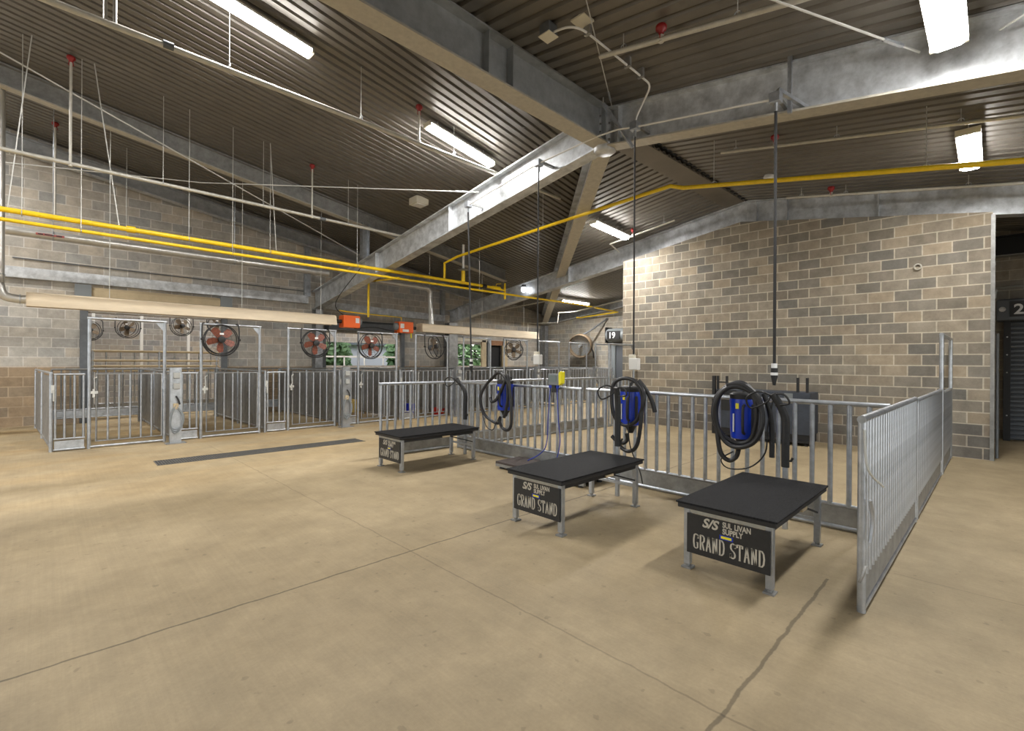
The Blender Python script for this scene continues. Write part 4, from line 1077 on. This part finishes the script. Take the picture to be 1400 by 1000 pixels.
part('jamb', MB().box((13.36, 15.0, 0), (13.52, 15.09, 2.4)), GREYP, t, world=True)
part('jamb', MB().box((14.2, 15.0, 0), (14.5, 15.09, 2.4)), TAN, t, world=True)
part('head', MB().box((13.5, 15.0, 2.2), (14.25, 15.09, 2.4)), BRICKRED, t, world=True)
mb = MB().box((13.5, 15.2, 0), (14.25, 15.3, 2.24)); o = struct('door_1', mb, NEAR)
solo('wall_notice', MB().box((11.62, 15.06, 1.38), (11.82, 15.09, 1.58)), LETW, 'small white notice beside the green opening', 'notice')
# round drum fan on the far wall
t = thing('drum_fan', 'big dusty drum fan on a wall arm at the far lit wall', 'fan', (16.1, 12.25, 2.2))
g = thing; d = MB().lathe((0, 0, 0), [(.48, -.16), (.5, -.14), (.5, .16), (.48, .18)], 'x', 28, cap=False).lathe((0, 0, 0), [(.47, -.15), (.47, .17)], 'x', 28, cap=False)
dr = part('drum', d, DUSTF, t)
gm = MB()
for rr in (.08, .16, .24, .32, .40, .47): gm.ring((-.17, 0, 0), rr, .005, 'x', 26, 4)
for k in range(12): gm.tube([(-.175, .06 * math.cos(k * PI / 6), .06 * math.sin(k * PI / 6)), (-.165, .48 * math.cos(k * PI / 6), .48 * math.sin(k * PI / 6))], .005, 4)
part('grille', gm, DUSTF, dr)
part('back_disc', MB().lathe((.12, 0, 0), [(.46, 0), (.46, .02)], 'x', 26), GREYP, dr)
part('hub', MB().lathe((-.14, 0, 0), [(.05, -.04), (.07, 0), (.07, .2)], 'x', 12), GREYP, dr)
for c in (dr,): c.rotation_euler = (0, R(-12), R(20))
part('wall_arm', MB().tube([(0, -.1, .45), (.25, -.3, .62), (.86, -.75, 1.15)], .035, 8), DGREY, t)
part('yoke_arm', MB().tube([(.1, -.45, .0), (.2, -.52, -.3), (.4, -.4, -.5)], .03, 7), BLK, t)
# door 19
t = thing('roller_shutter', 'small roller shutter with number 19 sign beside the block wall corner', 'roller shutter', (16.9, 10.6, 0))
part('hood', MB().lathe((16.72, 9.5, 2.62), [(.27, 0), (.28, .02), (.28, 1.72), (.27, 1.75)], 'y', 24), GREYP, t, world=True)
part('hood_bracket', MB().box((16.5, 11.25, 2.3), (16.98, 11.3, 2.95)), NEAR, t, world=True)
part('curtain', MB().box((16.88, 9.5, 0), (16.96, 11.0, 2.3)), SHUT, t, world=True)
part('guide_rail', MB().box((16.8, 11.0, 0), (16.98, 11.2, 2.3)), GREYP, t, world=True)
sg = part('sign_plate', MB().box((16.42, 10.55, 2.45), (16.45, 11.15, 2.78)), NEAR, t, world=True)
letters('lettering', '19', .34, LETW, sg, Vector((16.415, 11.08, 2.49)) - Vector((16.9, 10.6, 0)), (0, -1, 0), (0, 0, 1), sx=1.0, bold=.008)
# door 20 in the dark passage at right
t = thing('roller_shutter', 'dark roller shutter with number 20 sign in the passage at the right edge', 'roller shutter', (13.7, -1.2, 0))
mb2 = MB()
for i in range(26):
    z = .02 + i * .09
    mb2.add([(13.66, -2.2, z), (13.635, -2.2, z + .03), (13.635, -2.2, z + .06), (13.66, -2.2, z + .09), (13.66, -.22, z), (13.635, -.22, z + .03), (13.635, -.22, z + .06), (13.66, -.22, z + .09)], [(0, 1, 5, 4), (1, 2, 6, 5), (2, 3, 7, 6)])
mb2.box((13.66, -2.2, .02), (13.72, -.22, 2.36))
part('curtain', mb2, SHUT, t, world=True)
part('hood', MB().box((13.3, -2.3, 2.36), (13.78, -.02, 2.78)), SHUT, t, .03, world=True)
part('guide_rail', MB().box((13.56, -.22, 0), (13.78, -.12, 2.36)), NEAR, t, world=True)
sg = part('sign_plate', MB().box((13.27, -1.0, 2.43), (13.3, -.2, 2.73)), NEAR, t, world=True)
letters('lettering', '20', .27, LETW, sg, Vector((13.265, -.25, 2.48)) - Vector((13.7, -1.2, 0)), (0, -1, 0), (0, 0, 1), sx=1.05, bold=.006)
part('motor_cover', MB().lathe((13.28, -.1, 2.58), [(.02, -.06), (.05, 0)], 'x', 10), LETW, t, world=True)
for z in (.5, 1.35, 1.7, 2.05): part('bolt', MB().lathe((13.555, -.17, z), [(.008, -.012), (.014, 0)], 'x', 8), LETW, t, world=True)
solo('passage_conduit', MB().tube(spline([(13.75, .0, 2.85), (13.75, -.02, 3.0), (13.75, -.12, 3.06), (13.75, -1.5, 3.06)], 5), .02, 6), WIRE, 'white conduit bending over the number 20 shutter', 'conduit')
beam_thing('passage_beam', 'dark steel beam crossing high over the passage at right', (13.4, .1, 3.62), (13.4, -5, 3.62), .4, .2, mat_=NEAR, flange=GALVD)
solo('corner_guard', MB().box((10.53, .015, 0), (10.55, .05, 3.85)).box((10.53, .0, 0), (10.84, .015, 3.85)), GALVD, 'galvanised corner guard on the right end of the block wall', 'corner guard')
solo('pull_rod', MB().tube([(10.9, -.03, .0), (10.9, -.03, 2.0)], .02, 6), DGREY, 'dark vertical rod on the end of the block wall', 'rod')
t = thing('wall_hook', 'small round eye hook high on the right block wall', 'hook', (10.54, .92, 3.15)); part('eye', MB().ring((10.52, .92, 3.15), .045, .012, 'x', 14, 6), PIPE, t, world=True)

# ------------------------------------------------------------------ trench drain
t = thing('trench_drain', 'long dark grated trench drain in the floor before the pens', 'drain', (1.15, 8.29, 0), R(-.8))
mb = MB(); n = 98
for i in range(n): 
    x = i * 3.14 / n; mb.box((x, .015, .0005), (x + .015, .405, .004))
mb.box((0, .0, .0005), (3.14, .015, .0045)).box((0, .405, .0005), (3.14, .42, .0045)).box((0, .13, .0005), (3.14, .145, .0042)).box((0, .27, .0005), (3.14, .285, .0042))
part('grating', mb, GRATE, t)
part('channel', MB().box((0, 0, .0002), (3.14, .42, .0012)), NEAR, t)

# ------------------------------------------------------------------ things lying in the pens
t = thing('bucket', 'blue plastic bucket in a pen behind the farthest stand', 'bucket', (7.17, 11.3, 0)); part('pail', MB().lathe((0, 0, 0), [(.12, 0), (.16, .32), (.165, .33), (.15, .32), (.11, .02)], n=16, cap=False).lathe((0, 0, .01), [(.118, 0), (.12, .01)], n=16), mat('bright blue plastic', (.01, .03, .55), .4), t)
part('bail', MB().ring((0, 0, .33), .15, .005, 'x', 16, 5, 0, PI), WIRE, t)
t = thing('feed_pan', 'red plastic feed pan in a pen behind the farthest stand', 'pan', (8.0, 11.1, 0)); part('pan', MB().lathe((0, 0, 0), [(.15, 0), (.2, .18), (.21, .18), (.16, .02)], n=16, cap=False).lathe((0, 0, .01), [(.15, 0), (.152, .01)], n=16), REDP, t)
t = thing('storage_bin', 'dark purple bin in the pens seen through the far fence', 'bin', (8.6, 12.6, 0)); part('tub', MB().box((0, 0, 0), (.7, .5, .6)), PURP, t, .03); part('lid', MB().box((-.03, -.03, .6), (.73, .53, .66)), PURP, t, .015)
t = thing('straw_bale', 'yellow straw bale in a pen left of the farthest stand', 'straw bale', (6.0, 13.0, 0)); part('bale', MB().box((0, 0, 0), (.95, .45, .38)), STRAW, t, .02); part('twine', MB().box((.28, -.004, -.001), (.29, .454, .384)).box((.66, -.004, -.001), (.67, .454, .384)), REDP, t)

# ------------------------------------------------------------------ room beyond the left wall
fence('pale rail fence in the room beyond the first opening', (-1, 18.0), (6.5, 18.0), 22, 1.75, name='rail_fence')
t = thing('rail_fence', 'tan rails on posts just beyond the first opening', 'fence', (-.5, 16.4, 0))
for z in (1.2, 1.32, 1.47, 1.72): part('rail', MB().tube([(0, 0, z), (5.6, 0, z)], .03, 8), TAN, t)
for x in (.0, 1.4, 2.8, 4.2, 5.6): part('post', MB().tube([(x, 0, 0), (x, 0, 1.74)], .03, 8), GALV, t)
for i, (x, y, z, rz, lab) in enumerate(((-.3, 19.4, 2.35, 30, 'dusty fan farthest left seen through the first opening'), (.6, 19.4, 2.4, -10, 'second dusty fan seen through the first opening'), (1.0, 19.6, 2.4, 20, 'third dusty fan seen through the first opening'), (1.9, 19.3, 2.5, -40, 'tan dusty fan seen in the middle of the first opening'), (3.2, 18.6, 2.6, 20, 'high dusty fan seen at the right of the first opening'), (4.3, 19.0, 2.75, -20, 'large dusty fan at the right edge of the first opening'))):
    f = dup(fan, (x, y, z), 0, lab, 'dusty fans in the room beyond'); turn(f, rz, -.2, True)
for i, (x, lab) in enumerate(((-.6, 'leftmost'), (.2, 'second'), (1.1, 'third'), (2.3, 'fourth'), (3.6, 'fifth'), (4.6, 'sixth'))):
    solo('white_post', MB().box((-.04, -.04, 0), (.04, .04, 4.2)), WHT, f'{lab} white post seen through the first opening', 'post', 'white posts in the room beyond', org=(0, 0, 0)).location = (x, 19.8, 0)
t = thing('window_rails', 'pale cross rails over the bright opening in the wall beyond', 'rail', (8.95, 21.15, 1.7))
part('rail', MB().box((8.9, 21.14, 1.66), (12.8, 21.19, 1.73)), WHT, t, world=True)
for x in (9.9, 10.9, 11.9): part('post', MB().box((x, 21.14, 1.28), (x + .05, 21.19, 1.7)), WHT, t, world=True)

# ------------------------------------------------------------------ outdoors beyond
g = MB().box((-20, 24, -.6), (70, 70, -.3)); o = struct('ground', g, mat('grass ground', (.10, .15, .05), .9, 0, .3, 2))
struct('ground_bounce', MB().box((-50, -50, -.4), (50, -9, -.16)).box((-50, -9, -.4), (-9, 24, -.16)), mat('pale bounce ground', (.5, .46, .38), .9))  # unseen ground, kept pale to bounce daylight up to the ceilings
def tree(label, x, y, r, h, seed):
    rnd = random.Random(seed)
    t = thing('tree', label, 'tree', (x, y, -.3), 0, 'trees outside the openings')
    part('trunk', MB().tube([(0, 0, 0), (.1, 0, h * .6)], [.16, .08], 8), BARK, t)
    mb = MB()
    for i in range(2600):
        a, b = rnd.uniform(0, 2 * PI), rnd.uniform(-1, 1); q = r * rnd.uniform(.55, 1.05)
        c = Vector((q * math.cos(a) * math.sqrt(1 - b * b), q * math.sin(a) * math.sqrt(1 - b * b), h * .55 + q * b * 1.1))
        u = Vector((rnd.gauss(0, 1), rnd.gauss(0, 1), rnd.gauss(0, 1))).normalized(); v = u.orthogonal().normalized(); s = rnd.uniform(.14, .30)
        mb.add([c - u * s, c + v * s * .6, c + u * s, c - v * s * .6], [(0, 1, 2, 3)])
    part('crown', mb, LEAF, t)
for i, (x, y, r, h, lab) in enumerate(((12.1, 28.5, 1.5, 3.8, 'bushy green tree at the left of the bright opening'), (17.9, 28.2, 1.5, 4.2, 'bushy green tree at the right of the bright opening'), (26.0, 31, 2.2, 5, 'green tree at the left of the narrow opening'), (31.5, 31.5, 2.3, 5.2, 'green tree filling the narrow opening'), (24.0, 38, 2.2, 5, 'green tree farther back between the openings'))):
    tree(lab, x, y, r, h, i)
t = thing('pale_house', 'pale building outside behind the bright opening', 'building', (15.2, 31.0, -.3)); part('wall', MB().box((-2.6, 0, 0), (3.2, 4, 2.9)), FARBLD, t); part('roof', MB().prism([(-2.9, 2.9), (3.5, 2.9), (.3, 3.7)], 'y', -.3, 4.3), GREYP, t)

# ------------------------------------------------------------------ daylight and exposure
w = bpy.data.worlds.new('world'); bpy.context.scene.world = w; w.use_nodes = True
nt = w.node_tree; bg = nt.nodes['Background']
sky = nt.nodes.new('ShaderNodeTexSky'); sky.sky_type = 'NISHITA'; sky.sun_disc = False; sky.sun_elevation = R(50); sky.sun_rotation = R(200)
hs = nt.nodes.new('ShaderNodeHueSaturation'); hs.inputs['Saturation'].default_value = .45
nt.links.new(sky.outputs['Color'], hs.inputs['Color']); nt.links.new(hs.outputs['Color'], bg.inputs['Color']); bg.inputs['Strength'].default_value = .45
vs = bpy.context.scene.view_settings
vs.view_transform = 'Standard'; vs.look = 'None'; vs.gamma = 1; vs.use_curve_mapping = False
vs.exposure = 0.12
